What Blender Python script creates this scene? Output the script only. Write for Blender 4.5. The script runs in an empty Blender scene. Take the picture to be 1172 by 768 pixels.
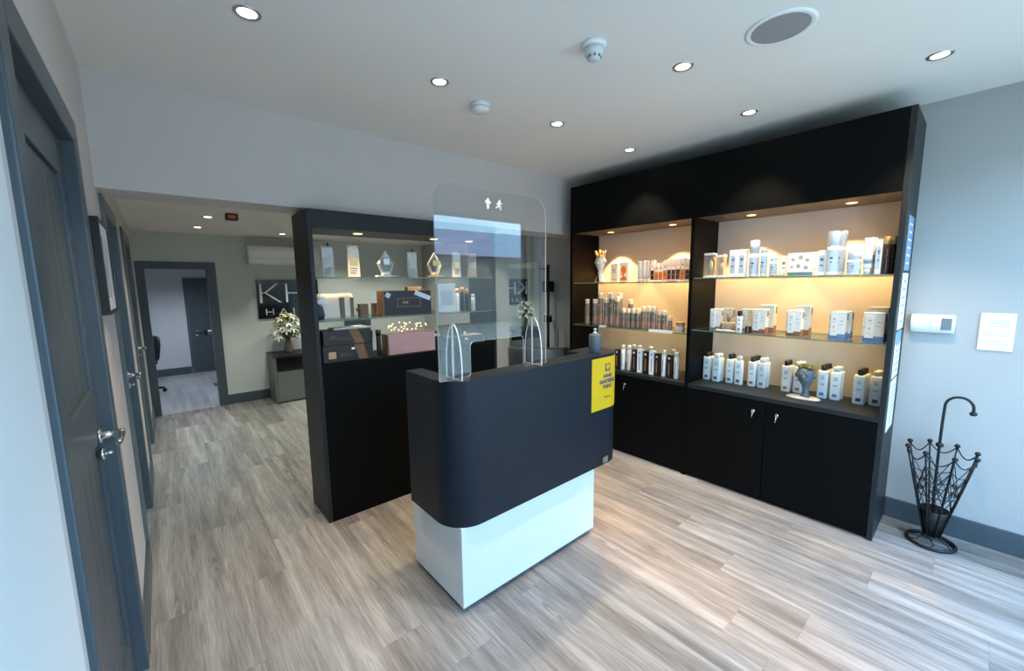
import bpy, bmesh, math, random
from mathutils import Vector, Matrix
random.seed(7)
PI = math.pi
sc = bpy.context.scene
COL = sc.collection

# ------------------------------------------------------------------ materials
MATS = {}
def nd(nt, t, **k):
    n = nt.nodes.new(t)
    for a, b in k.items(): setattr(n, a, b)
    return n
def mat(name, col, rough=.5, metal=0, spec=.5, bump=0, bscale=60, var=0, vscale=8, emit=None, estr=0, coat=0):
    if name in MATS: return MATS[name]
    m = bpy.data.materials.new(name); m.use_nodes = True
    nt = m.node_tree; b = nt.nodes['Principled BSDF']
    b.inputs['Base Color'].default_value = (*col, 1)
    b.inputs['Roughness'].default_value = rough
    b.inputs['Metallic'].default_value = metal
    b.inputs['Specular IOR Level'].default_value = spec
    b.inputs['Coat Weight'].default_value = coat
    if emit:
        b.inputs['Emission Color'].default_value = (*emit, 1)
        b.inputs['Emission Strength'].default_value = estr
    if var or bump:
        tc = nd(nt, 'ShaderNodeTexCoord')
    if var:
        no = nd(nt, 'ShaderNodeTexNoise'); no.inputs['Scale'].default_value = vscale; no.inputs['Detail'].default_value = 4
        nt.links.new(tc.outputs['Object'], no.inputs['Vector'])
        rp = nd(nt, 'ShaderNodeValToRGB')
        rp.color_ramp.elements[0].position = .3; rp.color_ramp.elements[1].position = .7
        rp.color_ramp.elements[0].color = (*[max(0, c*(1-var)) for c in col], 1)
        rp.color_ramp.elements[1].color = (*[min(1, c*(1+var)) for c in col], 1)
        nt.links.new(no.outputs['Fac'], rp.inputs['Fac']); nt.links.new(rp.outputs['Color'], b.inputs['Base Color'])
    if bump:
        n2 = nd(nt, 'ShaderNodeTexNoise'); n2.inputs['Scale'].default_value = bscale; n2.inputs['Detail'].default_value = 3
        nt.links.new(tc.outputs['Object'], n2.inputs['Vector'])
        bp = nd(nt, 'ShaderNodeBump'); bp.inputs['Strength'].default_value = bump; bp.inputs['Distance'].default_value = .01
        nt.links.new(n2.outputs['Fac'], bp.inputs['Height']); nt.links.new(bp.outputs['Normal'], b.inputs['Normal'])
    MATS[name] = m
    return m
def glassy(name, tint=(1, 1, 1), refl=1.0, ior=1.49, rough=0.0):
    """clear sheet: straight-through transparency plus a Fresnel reflection"""
    m = bpy.data.materials.new(name); m.use_nodes = True; nt = m.node_tree; nt.nodes.clear()
    out = nd(nt, 'ShaderNodeOutputMaterial'); tr = nd(nt, 'ShaderNodeBsdfTransparent'); gl = nd(nt, 'ShaderNodeBsdfGlossy')
    tr.inputs['Color'].default_value = (*tint, 1); gl.inputs['Roughness'].default_value = rough
    fr = nd(nt, 'ShaderNodeFresnel'); ge = nd(nt, 'ShaderNodeNewGeometry'); mr = nd(nt, 'ShaderNodeMapRange')   # same reflectance on both faces of the thin sheet
    mr.inputs['To Min'].default_value = ior; mr.inputs['To Max'].default_value = 1/ior
    nt.links.new(ge.outputs['Backfacing'], mr.inputs['Value']); nt.links.new(mr.outputs[0], fr.inputs['IOR'])
    mu = nd(nt, 'ShaderNodeMath', operation='MULTIPLY'); mu.inputs[1].default_value = refl
    mx = nd(nt, 'ShaderNodeMixShader')
    nt.links.new(fr.outputs[0], mu.inputs[0]); nt.links.new(mu.outputs[0], mx.inputs[0])
    nt.links.new(tr.outputs[0], mx.inputs[1]); nt.links.new(gl.outputs[0], mx.inputs[2]); nt.links.new(mx.outputs[0], out.inputs[0])
    return m
def frosted(name, col, alpha):
    m = bpy.data.materials.new(name); m.use_nodes = True; nt = m.node_tree
    b = nt.nodes['Principled BSDF']; out = nt.nodes['Material Output']
    b.inputs['Base Color'].default_value = (*col, 1); b.inputs['Roughness'].default_value = .15
    tr = nd(nt, 'ShaderNodeBsdfTransparent'); mx = nd(nt, 'ShaderNodeMixShader'); mx.inputs[0].default_value = alpha
    nt.links.new(tr.outputs[0], mx.inputs[1]); nt.links.new(b.outputs[0], mx.inputs[2]); nt.links.new(mx.outputs[0], out.inputs[0])
    return m

def floor_material(name, tones, gdark, pw=.19, pl=1.25):
    m = bpy.data.materials.new(name); m.use_nodes = True; nt = m.node_tree; b = nt.nodes['Principled BSDF']; L = nt.links.new
    tc = nd(nt, 'ShaderNodeTexCoord'); sx = nd(nt, 'ShaderNodeSeparateXYZ'); L(tc.outputs['Object'], sx.inputs[0])
    def M(op, a, c=None):
        n = nd(nt, 'ShaderNodeMath', operation=op)
        for i, v in enumerate((a, c)):
            if v is None: continue
            if isinstance(v, (int, float)): n.inputs[i].default_value = v
            else: L(v, n.inputs[i])
        return n.outputs[0]
    u = M('DIVIDE', sx.outputs['X'], pw); row = M('FLOOR', u)
    wn = nd(nt, 'ShaderNodeTexWhiteNoise', noise_dimensions='1D'); L(row, wn.inputs['W'])
    v = M('ADD', M('DIVIDE', sx.outputs['Y'], pl), wn.outputs['Value']); colm = M('FLOOR', v)
    cb = nd(nt, 'ShaderNodeCombineXYZ'); L(row, cb.inputs[0]); L(colm, cb.inputs[1])
    w2 = nd(nt, 'ShaderNodeTexWhiteNoise', noise_dimensions='2D'); L(cb.outputs[0], w2.inputs['Vector'])
    # long grain, offset per plank
    fu = M('FRACT', u); fv = M('FRACT', v); rnd = w2.outputs['Value']
    def noise(xs, ysc, off, det, dist=0, rough=.55):
        c = nd(nt, 'ShaderNodeCombineXYZ'); L(M('MULTIPLY', sx.outputs['X'], xs), c.inputs[0])
        L(M('ADD', M('MULTIPLY', sx.outputs['Y'], ysc), M('MULTIPLY', rnd, off)), c.inputs[1]); L(M('MULTIPLY', rnd, off*.3), c.inputs[2])
        n = nd(nt, 'ShaderNodeTexNoise'); n.inputs['Scale'].default_value = 1; n.inputs['Detail'].default_value = det
        n.inputs['Roughness'].default_value = rough; n.inputs['Distortion'].default_value = dist; L(c.outputs[0], n.inputs['Vector']); return n
    n1 = noise(17, 1.0, 37, 5, .25); n2 = noise(190, 7, 91, 3); n3 = noise(7, 2.2, 53, 2)
    # cathedral rings down the middle of a plank, only in patches
    cx = M('SUBTRACT', fu, M('ADD', .35, M('MULTIPLY', rnd, .3)))
    ph = M('ADD', M('ADD', M('MULTIPLY', sx.outputs['Y'], 17), M('MULTIPLY', M('MULTIPLY', cx, cx), 190)), M('MULTIPLY', n3.outputs['Fac'], 9))
    ring = M('MULTIPLY', M('POWER', M('ADD', M('MULTIPLY', M('SINE', M('MULTIPLY', ph, 3.1)), .5), .5), 3), M('LESS_THAN', M('ABSOLUTE', cx), .33))
    patch = nd(nt, 'ShaderNodeMapRange'); patch.interpolation_type = 'SMOOTHSTEP'; patch.inputs['From Min'].default_value = .52; patch.inputs['From Max'].default_value = .68
    L(n3.outputs['Fac'], patch.inputs['Value'])
    ring = M('MULTIPLY', ring, patch.outputs[0])
    g = M('ADD', M('ADD', M('MULTIPLY', n1.outputs['Fac'], .62), M('MULTIPLY', n2.outputs['Fac'], .38)), M('MULTIPLY', M('SUBTRACT', rnd, .5), .13))
    g = M('SUBTRACT', g, M('MULTIPLY', ring, .13))
    rp = nd(nt, 'ShaderNodeValToRGB'); e = rp.color_ramp.elements
    e[0].position = .355; e[0].color = (*gdark, 1); e[1].position = .70; e[1].color = (*tones[1], 1)
    k = e.new(.51); k.color = (*tones[0], 1)
    L(g, rp.inputs['Fac'])
    # narrow V joints between planks
    du = M('MULTIPLY', M('MINIMUM', fu, M('SUBTRACT', 1, fu)), pw); dv = M('MULTIPLY', M('MINIMUM', fv, M('SUBTRACT', 1, fv)), pl)
    jm = M('LESS_THAN', M('MINIMUM', du, dv), .0012)
    mx = nd(nt, 'ShaderNodeMix', data_type='RGBA'); L(M('MULTIPLY', jm, .3), mx.inputs['Factor']); L(rp.outputs['Color'], mx.inputs['A'])
    mx.inputs['B'].default_value = (*[c*.5 for c in gdark], 1)
    L(mx.outputs['Result'], b.inputs['Base Color'])
    b.inputs['Roughness'].default_value = .38
    L(M('ADD', M('MULTIPLY', n1.outputs['Fac'], .2), .3), b.inputs['Roughness'])
    bp = nd(nt, 'ShaderNodeBump'); bp.inputs['Strength'].default_value = .12; bp.inputs['Distance'].default_value = .003
    L(n2.outputs['Fac'], bp.inputs['Height']); L(bp.outputs['Normal'], b.inputs['Normal'])
    return m

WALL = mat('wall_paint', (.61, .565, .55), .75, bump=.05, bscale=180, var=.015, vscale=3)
WALLR = mat('dimmed_wall_paint', (.40, .395, .385), .75, bump=.05, bscale=180, var=.015, vscale=3)  # darker copy of the wall paint; weaker daylight is put into its colour
WALLDAY = mat('daylit_wall_paint', (.82, .83, .83), .5, bump=.03, bscale=180, var=.01, vscale=3)  # lighter copy of the wall paint, strong daylight put into its colour
WALLB = mat('salon_paint', (.58, .60, .57), .75, bump=.05, bscale=180, var=.015, vscale=3)
CEIL = mat('ceiling_paint', (.82, .775, .745), .85, bump=.03, bscale=120, var=.01, vscale=2)
WOODP = mat('blue_grey_joinery', (.055, .073, .088), .36, bump=.03, bscale=90, var=.05, vscale=5)
GREYJ = mat('grey_joinery', (.10, .125, .135), .4, bump=.03, bscale=90, var=.05, vscale=5)
BLACK = mat('black_laminate', (.0012, .0018, .0021), .5, spec=.10, bump=.02, bscale=400, var=.1, vscale=20)
BLACKP = mat('charcoal_panel', (.009, .013, .015), .45, spec=.35, bump=.02, bscale=400, var=.1, vscale=20)
SHELL = mat('desk_shell', (.0045, .009, .0155), .45, spec=.3, bump=.02, bscale=500, var=.08, vscale=14)
WHITEL = mat('white_laminate', (.62, .66, .68), .3, var=.01)
BACKP = mat('shelf_back_panel', (.54, .50, .46), .6, var=.02, vscale=4)
SOFF = mat('lit_soffit_laminate', (.10, .075, .055), .5, var=.1, vscale=12)  # black laminate with the warm lamp bounce put into its brown colour
CHROME = mat('chrome', (.75, .76, .78), .14, 1, var=.03)
STEEL = mat('brushed_steel', (.50, .49, .48), .35, 1, var=.1, vscale=80)
IRON = mat('black_iron', (.010, .010, .012), .42, .3, bump=.15, bscale=200, var=.2, vscale=50)
PLAST = mat('white_plastic', (.80, .81, .82), .35, var=.01)
PLASTG = mat('pale_grey_plastic', (.60, .64, .66), .45, var=.02)
LCD = mat('lcd_grey', (.16, .19, .21), .25, var=.1, vscale=200)
DARKT = mat('dark_print', (.03, .03, .035), .6, var=.1)
GREYT = mat('grey_print', (.30, .31, .33), .6, var=.1)
YELLOW = mat('yellow_card', (.50, .345, .004), .45, var=.02)
PAPER = mat('white_paper', (.80, .82, .84), .7, var=.02)
BLUEP = mat('blue_paper', (.20, .32, .48), .6, var=.05)
LAMP = mat('lamp_lens', (1, .9, .75), .3, emit=(1, .88, .7), estr=14, var=.01)
LAMPW = mat('cabinet_lamp_lens', (1, .8, .5), .3, emit=(1, .68, .34), estr=1.6, var=.01)
BULB = mat('fairy_bulb', (1, .8, .45), .3, emit=(1, .66, .28), estr=5, var=.01)
GRILLE = mat('speaker_mesh', (.30, .30, .30), .7, bump=.4, bscale=600, var=.06, vscale=300)
PCLR = glassy('acrylic', (.965, .975, .975), 1.25, 1.5)
PEDGE = frosted('acrylic_edge', (.86, .90, .92), .62)
SHG = glassy('shelf_glass', (.90, .955, .935), 1.0, 1.5)
SHGE = frosted('shelf_glass_edge', (.10, .19, .17), .8)
WGL = glassy('window_glass', (.98, .99, .99), .6, 1.45)
MIRR = mat('mirror_silver', (.80, .84, .83), .02, 1)
FLOOR = floor_material('oak_plank_floor', ((.215, .203, .192), (.385, .368, .35)), (.115, .106, .098))
FLOORF = floor_material('pale_plank_floor', ((.34, .35, .37), (.46, .47, .49)), (.25, .26, .28))

# ------------------------------------------------------------------ mesh helpers
class B:
    def __init__(s): s.bm = bmesh.new(); s.mi = 0
    def _f(s, vs):
        try:
            f = s.bm.faces.new(vs); f.material_index = s.mi; return f
        except ValueError: return None
    def box(s, x0, x1, y0, y1, z0, z1, bev=0, seg=2, M=None):
        x0, x1 = sorted((x0, x1)); y0, y1 = sorted((y0, y1)); z0, z1 = sorted((z0, z1))
        t = bmesh.new()
        v = [t.verts.new((x, y, z)) for z in (z0, z1) for x, y in ((x0, y0), (x1, y0), (x1, y1), (x0, y1))]
        for a in ((3, 2, 1, 0), (4, 5, 6, 7), (0, 1, 5, 4), (1, 2, 6, 5), (2, 3, 7, 6), (3, 0, 4, 7)): t.faces.new([v[i] for i in a])
        if bev: bmesh.ops.bevel(t, geom=list(t.edges), offset=min(bev, .45*min(x1-x0, y1-y0, z1-z0)), segments=seg, affect='EDGES', profile=.5)
        s._merge(t, M); return s
    def _merge(s, t, M=None):
        mp = {}
        for v in t.verts: mp[v] = s.bm.verts.new(M @ v.co if M else v.co)
        for f in t.faces:
            nf = s._f([mp[v] for v in f.verts])
            if nf: nf.smooth = f.smooth
        t.free()
    def lathe(s, prof, n=24, c=(0, 0, 0), M=None, sx=1, sy=1, cap=True):
        t = bmesh.new(); rings = []
        for r, z in prof:
            rings.append([t.verts.new((c[0]+sx*r*math.cos(2*PI*i/n), c[1]+sy*r*math.sin(2*PI*i/n), c[2]+z)) for i in range(n)])
        for a, b in zip(rings, rings[1:]):
            for i in range(n):
                f = t.faces.new((a[i], a[(i+1) % n], b[(i+1) % n], b[i])); f.smooth = True
        if cap: t.faces.new(rings[0][::-1]); t.faces.new(rings[-1])
        s._merge(t, M); return s
    def loft(s, secs, n=24, p=4, M=None):
        """secs: (z, half depth x, half width y[, cx, cy]) super-elliptic sections"""
        t = bmesh.new(); rings = []
        for q in secs:
            z, hx, hy = q[:3]; cx, cy = (q[3], q[4]) if len(q) > 4 else (0, 0); pp = q[5] if len(q) > 5 else p
            ring = []
            for i in range(n):
                a = 2*PI*(i+.5)/n; ca, sa = math.cos(a), math.sin(a)
                ring.append(t.verts.new((cx+hx*math.copysign(abs(ca)**(2/pp), ca), cy+hy*math.copysign(abs(sa)**(2/pp), sa), z)))
            rings.append(ring)
        for a, b in zip(rings, rings[1:]):
            for i in range(n):
                f = t.faces.new((a[i], a[(i+1) % n], b[(i+1) % n], b[i])); f.smooth = True
        t.faces.new(rings[0][::-1]); t.faces.new(rings[-1])
        s._merge(t, M); return s
    def prism(s, poly, z0, z1, M=None, smooth=False):
        """poly: list of (x,y) counter-clockwise"""
        t = bmesh.new()
        a = [t.verts.new((x, y, z0)) for x, y in poly]; b = [t.verts.new((x, y, z1)) for x, y in poly]
        t.faces.new(a[::-1]); t.faces.new(b); n = len(poly)
        for i in range(n): t.faces.new((a[i], a[(i+1) % n], b[(i+1) % n], b[i])).smooth = smooth
        s._merge(t, M); return s
    def tube(s, pts, r, n=8, closed=False, rr=None):
        t = bmesh.new(); P = [Vector(p) for p in pts]; m = len(P); rings = []
        up = Vector((0, 0, 1)); prev = None
        for i, p in enumerate(P):
            d = (P[(i+1) % m]-P[i-1]) if closed else (P[min(i+1, m-1)]-P[max(i-1, 0)])
            if d.length < 1e-9: d = Vector((0, 0, 1))
            d.normalize()
            if prev is None:
                a = d.cross(up); 
                if a.length < 1e-3: a = d.cross(Vector((1, 0, 0)))
            else: a = prev - d*prev.dot(d)
            a.normalize(); prev = a; b = d.cross(a); R = rr[i] if rr else r
            rings.append([t.verts.new(p+(a*math.cos(2*PI*k/n)+b*math.sin(2*PI*k/n))*R) for k in range(n)])
        pr = list(zip(rings, rings[1:]))+([(rings[-1], rings[0])] if closed else [])
        for a, b in pr:
            for k in range(n):
                f = t.faces.new((a[k], a[(k+1) % n], b[(k+1) % n], b[k])); f.smooth = True
        if not closed: t.faces.new(rings[0][::-1]); t.faces.new(rings[-1])
        s._merge(t); return s
    def ball(s, c, r, sub=2, sz=1):
        t = bmesh.new(); bmesh.ops.create_icosphere(t, subdivisions=sub, radius=r)
        for v in t.verts: v.co = Vector((v.co.x+c[0], v.co.y+c[1], v.co.z*sz+c[2]))
        for f in t.faces: f.smooth = True
        s._merge(t); return s

def link(o, parent=None):
    COL.objects.link(o)
    if parent: o.parent = parent
    return o
def ob(name, b, m, parent=None, loc=(0, 0, 0), rz=0):
    me = bpy.data.meshes.new(name)
    bmesh.ops.recalc_face_normals(b.bm, faces=list(b.bm.faces))
    b.bm.to_mesh(me); b.bm.free()
    for x in (m if isinstance(m, (list, tuple)) else [m]): me.materials.append(x)
    o = bpy.data.objects.new(name, me); o.location = loc; o.rotation_euler = (0, 0, rz)
    return link(o, parent)
def tag(o, label, cat, group=None):
    o['label'] = label; o['category'] = cat
    if group: o['group'] = group
    return o
def thing(name, loc, label, cat, group=None, rz=0):
    o = bpy.data.objects.new(name, None); o.location = loc; o.rotation_euler = (0, 0, rz); o.empty_display_size = .05
    link(o); return tag(o, label, cat, group)
def dup(root, loc, rz, label, group=None):
    r = root.copy(); COL.objects.link(r); r.location = loc; r.rotation_euler = (0, 0, rz); r['label'] = label
    if group: r['group'] = group
    for ch in list(root.children):
        c = ch.copy(); COL.objects.link(c); c.parent = r
        for g in list(ch.children):
            d = g.copy(); COL.objects.link(d); d.parent = c
    return r
def struct(name, b, m, parent=None, loc=(0, 0, 0)):
    o = ob(name, b, m, parent, loc)
    if not parent: o['kind'] = 'structure'
    return o
def text_bm(body, size, M, depth=.0008, align='CENTER', bold=0, sx=1.0, space=1.0):
    cu = bpy.data.curves.new('lettering', 'FONT'); cu.body = body; cu.size = size; cu.align_x = align; cu.align_y = 'CENTER'
    cu.extrude = depth; cu.space_character = space; cu.offset = bold; cu.resolution_u = 4
    o = bpy.data.objects.new('lettering', cu); COL.objects.link(o)
    dg = bpy.context.evaluated_depsgraph_get(); me = bpy.data.meshes.new_from_object(o.evaluated_get(dg))
    bpy.data.objects.remove(o); bpy.data.curves.remove(cu)
    b = B(); b.bm.from_mesh(me); bpy.data.meshes.remove(me)
    for v in b.bm.verts: v.co = M @ Vector((v.co.x*sx, v.co.y, v.co.z))
    return b
def frameM(o, u, v):
    """local x->u, y->v, z->u x v, origin o"""
    u = Vector(u).normalized(); v = Vector(v).normalized(); w = u.cross(v)
    return Matrix(((u.x, v.x, w.x, o[0]), (u.y, v.y, w.y, o[1]), (u.z, v.z, w.z, o[2]), (0, 0, 0, 1)))

# ------------------------------------------------------------------ room constants (metres)
XL, XR = -.18, 3.392
YF, YH0, YH1, YB = -.60, 2.732, 3.00, 6.237
HC, HH, HB = 2.48, 1.966, 2.136
YFAR = 9.0

# ---- floor, ceilings
b = B(); b.box(XL-.15, XR+.15, YF-.12, YB, -.06, 0); struct('floor', b, FLOOR)
b = B(); b.box(-1.35, 3.2, YB, YFAR+.12, -.06, 0); struct('floor_back', b, FLOORF)
b = B(); b.box(XL-.15, XR+.15, YF-.12, YH0+.02, HC, HC+.1); struct('ceiling', b, CEIL)
b = B(); b.box(XL-.15, XR+.15, YH1-.02, YB+.12, HB, HB+.1); struct('ceiling_salon', b, CEIL)
b = B(); b.box(-1.35, 3.2, YB+.12, YFAR+.12, HB, HB+.1); struct('ceiling_back', b, CEIL)
# header that drops between shop and salon
b = B(); b.box(XL, XR, YH0, YH1, HH, HC+.1); struct('wall_header', b, WALL)
# right wall
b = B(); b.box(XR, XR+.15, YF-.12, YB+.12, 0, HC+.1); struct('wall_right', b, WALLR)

# left wall with three door openings
D1 = (1.215, 2.05, 2.0); D2 = (2.93, 3.62, 1.89); D3 = (4.35, 5.15, 1.89)
b = B(); t = .15
ys = [1.11]
for d in (D1, D2, D3):
    b.box(XL-t, XL, ys[-1], d[0], 0, HC+.1); b.box(XL-t, XL, d[0], d[1], d[2], HC+.1); ys.append(d[1])
b.box(XL-t, XL, ys[-1], YB+.12, 0, HC+.1)
struct('wall_left', b, WALL)
b = B(); b.box(XL-t, XL, YF-.12, 1.11, 0, HC+.1); struct('wall_left_front', b, WALLDAY)

def door(n, d, arch, handle_z, panels, mdoor, hside=1):
    y0, y1, z1 = d
    b = B()
    for a in ((y0-arch, y0+.012, 0, z1+arch), (y1-.012, y1+arch, 0, z1+arch)): b.box(XL-.10, XL+.014, a[0], a[1], a[2], a[3], .004)
    b.box(XL-.10, XL+.014, y0+.012, y1-.012, z1-.012, z1+arch, .004)
    fr = ob('door_%d' % n, b, mdoor); fr['kind'] = 'structure'
    # leaf: framed boarded door, panels recessed with V grooves
    b = B(); xa, xb = XL-.062, XL-.022
    px0, px1 = y0+.105, y1-.10
    zz = [0.012]+[q for p in panels for q in p]+[z1-.014]
    b.box(xa, xb, y0+.014, px0, .012, z1-.014, .002); b.box(xa, xb, px1, y1-.014, .012, z1-.014, .002)
    for i in range(0, len(zz), 2): b.box(xa, xb, px0, px1, zz[i], zz[i+1], .002)
    lf = ob('door_leaf', b, mdoor, fr)
    b = B(); nb = 6; w = (px1-px0)/nb
    for p in panels:
        for k in range(nb): b.box(xa+.006, xb-.010, px0+k*w, px0+(k+1)*w, p[0], p[1], .004, 2)
    ob('panel_boarding', b, mdoor, lf)
    # lever handle
    hy = y1-.115 if hside > 0 else y0+.07
    b = B()
    M = Matrix.Translation((xb, hy, handle_z)) @ Matrix.Rotation(PI/2, 4, 'Y')
    b.lathe([(.001, 0), (.026, 0), (.026, .008), (.012, .012), (.010, .05), (.013, .052), (.013, .066), (.002, .068)], 20, M=M)
    b.tube([(xb+.058, hy, handle_z), (xb+.06, hy-hside*.03, handle_z), (xb+.06, hy-hside*.09, handle_z-.002), (xb+.056, hy-hside*.12, handle_z-.004)], .008, 10)
    ob('door_handle', b, CHROME, lf)
    b = B()
    M = Matrix.Translation((xb, hy, handle_z-.065)) @ Matrix.Rotation(PI/2, 4, 'Y')
    b.lathe([(.001, 0), (.021, 0), (.021, .007), (.016, .011), (.001, .013)], 20, M=M); b.tube([(xb+.012, hy, handle_z-.065), (xb+.03, hy, handle_z-.065)], .006, 8)
    ob('lock_turn', b, CHROME, lf)
    for hz in (.25, z1-.22):
        b = B(); b.box(xb-.002, xb+.004, (y0+.012 if hside > 0 else y1-.03), (y0+.03 if hside > 0 else y1-.012), hz-.05, hz+.05, .001); ob('door_hinge', b, STEEL, lf)
    return fr
door(1, D1, .072, 1.0, [(.20, .98), (1.16, 1.86)], WOODP)
door(2, D2, .07, .95, [(.20, .92), (1.06, 1.76)], GREYJ)
door(3, D3, .07, .95, [(.20, .92), (1.06, 1.76)], GREYJ)

# baseboards
bbz = .125
b = B()
ed = [YF]
for d in (D1, D2, D3):
    b.box(XL, XL+.016, ed[-1], d[0]-.07, 0, bbz, .003); ed.append(d[1]+.07)
b.box(XL, XL+.016, ed[-1], YB-.02, 0, bbz, .003); struct('baseboard_left', b, WOODP)
b = B(); b.box(XR-.016, XR, YF, .297, 0, bbz, .003); b.box(XR-.016, XR, 2.60, YB-.001, 0, bbz, .003); struct('baseboard_right', b, WOODP)
# far wall with door opening
FX0, FX1, FZ = -.115, .47, 1.725
b = B(); b.box(XL, FX0, YB, YB+.12, 0, HB+.1); b.box(FX0, FX1, YB, YB+.12, FZ, HB+.1); b.box(FX1, XR, YB, YB+.12, 0, HB+.1); struct('wall_back', b, WALLB)
b = B(); b.box(FX1+.084, XR-.017, YB-.016, YB, 0, bbz, .003); struct('baseboard_back', b, WOODP)
b = B()
b.box(FX0-.065, FX0+.01, YB-.016, YB+.13, 0, FZ+.075, .004); b.box(FX1-.01, FX1+.083, YB-.016, YB+.13, 0, FZ+.075, .004); b.box(FX0+.01, FX1-.01, YB-.016, YB+.13, FZ-.01, FZ+.075, .004)
struct('trim_1', b, WOODP)
# far room
b = B(); b.box(-1.35, 3.2, YFAR, YFAR+.12, 0, HB+.1); struct('wall_far', b, mat('far_room_paint', (.56, .58, .60), .8, var=.015, vscale=3))
b = B(); b.box(3.05, 3.2, YB+.12, YFAR, 0, HB+.1); b.box(-1.35, -1.2, YB+.12, YFAR, 0, HB+.1); b.box(-1.2, XL-.15, YB, YB+.12, 0, HB+.1); struct('wall_far_side', b, MATS['far_room_paint'])
b = B(); b.box(-1.2, .315, YFAR-.016, YFAR, 0, bbz, .003); struct('baseboard_far', b, WOODP)
b = B(); b.box(.32, .345, YFAR-.02, YFAR, 0, 1.66, .003); b.box(.87, .895, YFAR-.02, YFAR, 0, 1.66, .003); b.box(.345, .87, YFAR-.02, YFAR, 1.635, 1.66, .003)
d4 = struct('door_4', b, WOODP)
b = B(); b.box(.347, .868, YFAR-.012, YFAR-.001, .005, 1.633, .002); lf = ob('door_leaf', b, WOODP, d4)
b = B(); M = Matrix.Translation((.44, YFAR-.012, .74)) @ Matrix.Rotation(PI/2, 4, 'X')
b.lathe([(.001, 0), (.026, 0), (.026, .008), (.010, .012), (.010, .045), (.001, .047)], 16, M=M); b.tube([(.44, YFAR-.055, .74), (.53, YFAR-.055, .74)], .009, 8)
M = Matrix.Translation((.44, YFAR-.012, .66)) @ Matrix.Rotation(PI/2, 4, 'X'); b.lathe([(.001, 0), (.022, 0), (.022, .01), (.001, .012)], 16, M=M)
ob('door_handle', b, CHROME, lf)

# front wall, behind the camera: shop window the daylight comes through
WX0, WX1, WZ0, WZ1 = -.10, 3.335, .12, 2.215
b = B()
b.box(XL, WX0, YF-.12, YF, 0, HC+.1); b.box(WX1, XR, YF-.12, YF, 0, HC+.1); b.box(WX0, WX1, YF-.12, YF, 0, WZ0); b.box(WX0, WX1, YF-.12, YF, WZ1, HC+.1)
struct('wall_front', b, WALL)
b = B()
for x in (WX0, .80, 1.85, WX1-.05): b.box(x, x+.05, YF-.09, YF-.04, WZ0, WZ1, .004)
b.box(WX0+.05, WX1-.05, YF-.09, YF-.04, WZ0, WZ0+.05, .004); b.box(WX0+.05, WX1-.05, YF-.09, YF-.04, WZ1-.03, WZ1, .004)
w1 = struct('window_1', b, WOODP)
b = B()
b.bm.faces.new([b.bm.verts.new(p) for p in ((WX0, YF-.065, WZ0), (WX1, YF-.065, WZ0), (WX1, YF-.065, WZ1), (WX0, YF-.065, WZ1))]); ob('pane', b, WGL, w1)
# the street the window looks on to
b = B(); b.box(-14, 18, -22, YF-.12, -.15, -.05); struct('street_ground', b, mat('paving', (.60, .46, .33), .8, var=.12, vscale=3))
b = B(); b.box(-10, 16, -11, -10, -.05, 2.55); fac = struct('street_facade', b, mat('shopfront_dark', (.24, .21, .18), .6, var=.3, vscale=2))
b = B(); b.box(-10, 10.0, -10.2, -9.8, 2.55, 3.45); ob('fascia', b, mat('mauve_fascia', (.76, .60, .72), .6, var=.05, vscale=2), fac)
b = B(); b.box(10.02, 16, -10.2, -9.8, 2.55, 3.45); ob('fascia', b, mat('blue_fascia', (.60, .70, .80), .6, var=.05, vscale=2), fac)

# ------------------------------------------------------------------ lights
def spot(name, loc, target, watts, col, cone, blend=.6, r=.03):
    l = bpy.data.lights.new(name, 'SPOT'); l.energy = watts; l.color = col; l.spot_size = math.radians(cone); l.spot_blend = blend; l.shadow_soft_size = r
    o = bpy.data.objects.new(name, l); o.location = loc
    o.rotation_euler = (Vector(target)-Vector(loc)).to_track_quat('-Z', 'Y').to_euler(); COL.objects.link(o); o['kind'] = 'helper'; return o
WARM = (1, .76, .51)
def downlight(x, y, z, label, group, r=.042, watts=0, col=WARM, cone=80):
    t = thing('downlight', (x, y, z), label, 'downlight', group)
    b = B(); b.lathe([(r*.74, -.001), (r*.8, -.004), (r*1.0, -.005), (r*1.06, -.003), (r*1.08, 0)], 28, cap=False); ob('rim', b, STEEL, t)
    b = B(); b.lathe([(.001, -.0035), (r*.5, -.003), (r*.76, -.0012)], 24, cap=False); ob('lens', b, LAMP, t)
    if watts: spot('downlight_or_fill_beam', (x, y, z-.012), (x, y, 0), watts, col, cone, .55)
    return t
W1 = 74
shop = [(.334, 1.83, 'ceiling downlight above the boarded door, first of the row along the header'), (1.131, 1.83, 'ceiling downlight between the boarded door and the round white detector'),
        (1.969, 1.83, 'ceiling downlight above the clear screen, next to the round white detector'), (2.76, 1.83, 'ceiling downlight in the corner where the black shelving meets the header'),
        (1.15, 1.0, 'ceiling downlight cut by the picture top, near the domed detector'), (1.92, 1.0, 'ceiling downlight between the domed detector and the round speaker'),
        (2.725, 1.0, 'ceiling downlight over the middle of the black shelving'), (2.715, .222, 'ceiling downlight over the wall end of the black shelving')]
for x, y, l in shop: downlight(x, y, HC, l, 'shop ceiling downlights', watts=W1)
CO = (.95, 1, .86)
salon = [(.40, 4.70, 'salon ceiling downlight just behind the header, near the dark ceiling box'), (.375, 5.56, 'salon ceiling downlight close to the far doorway'), (1.21, 5.70, 'salon ceiling downlight just above the wall air conditioner')]
for x, y, l in salon: downlight(x, y, HB, l, 'salon ceiling downlights', watts=28, col=CO)
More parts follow.
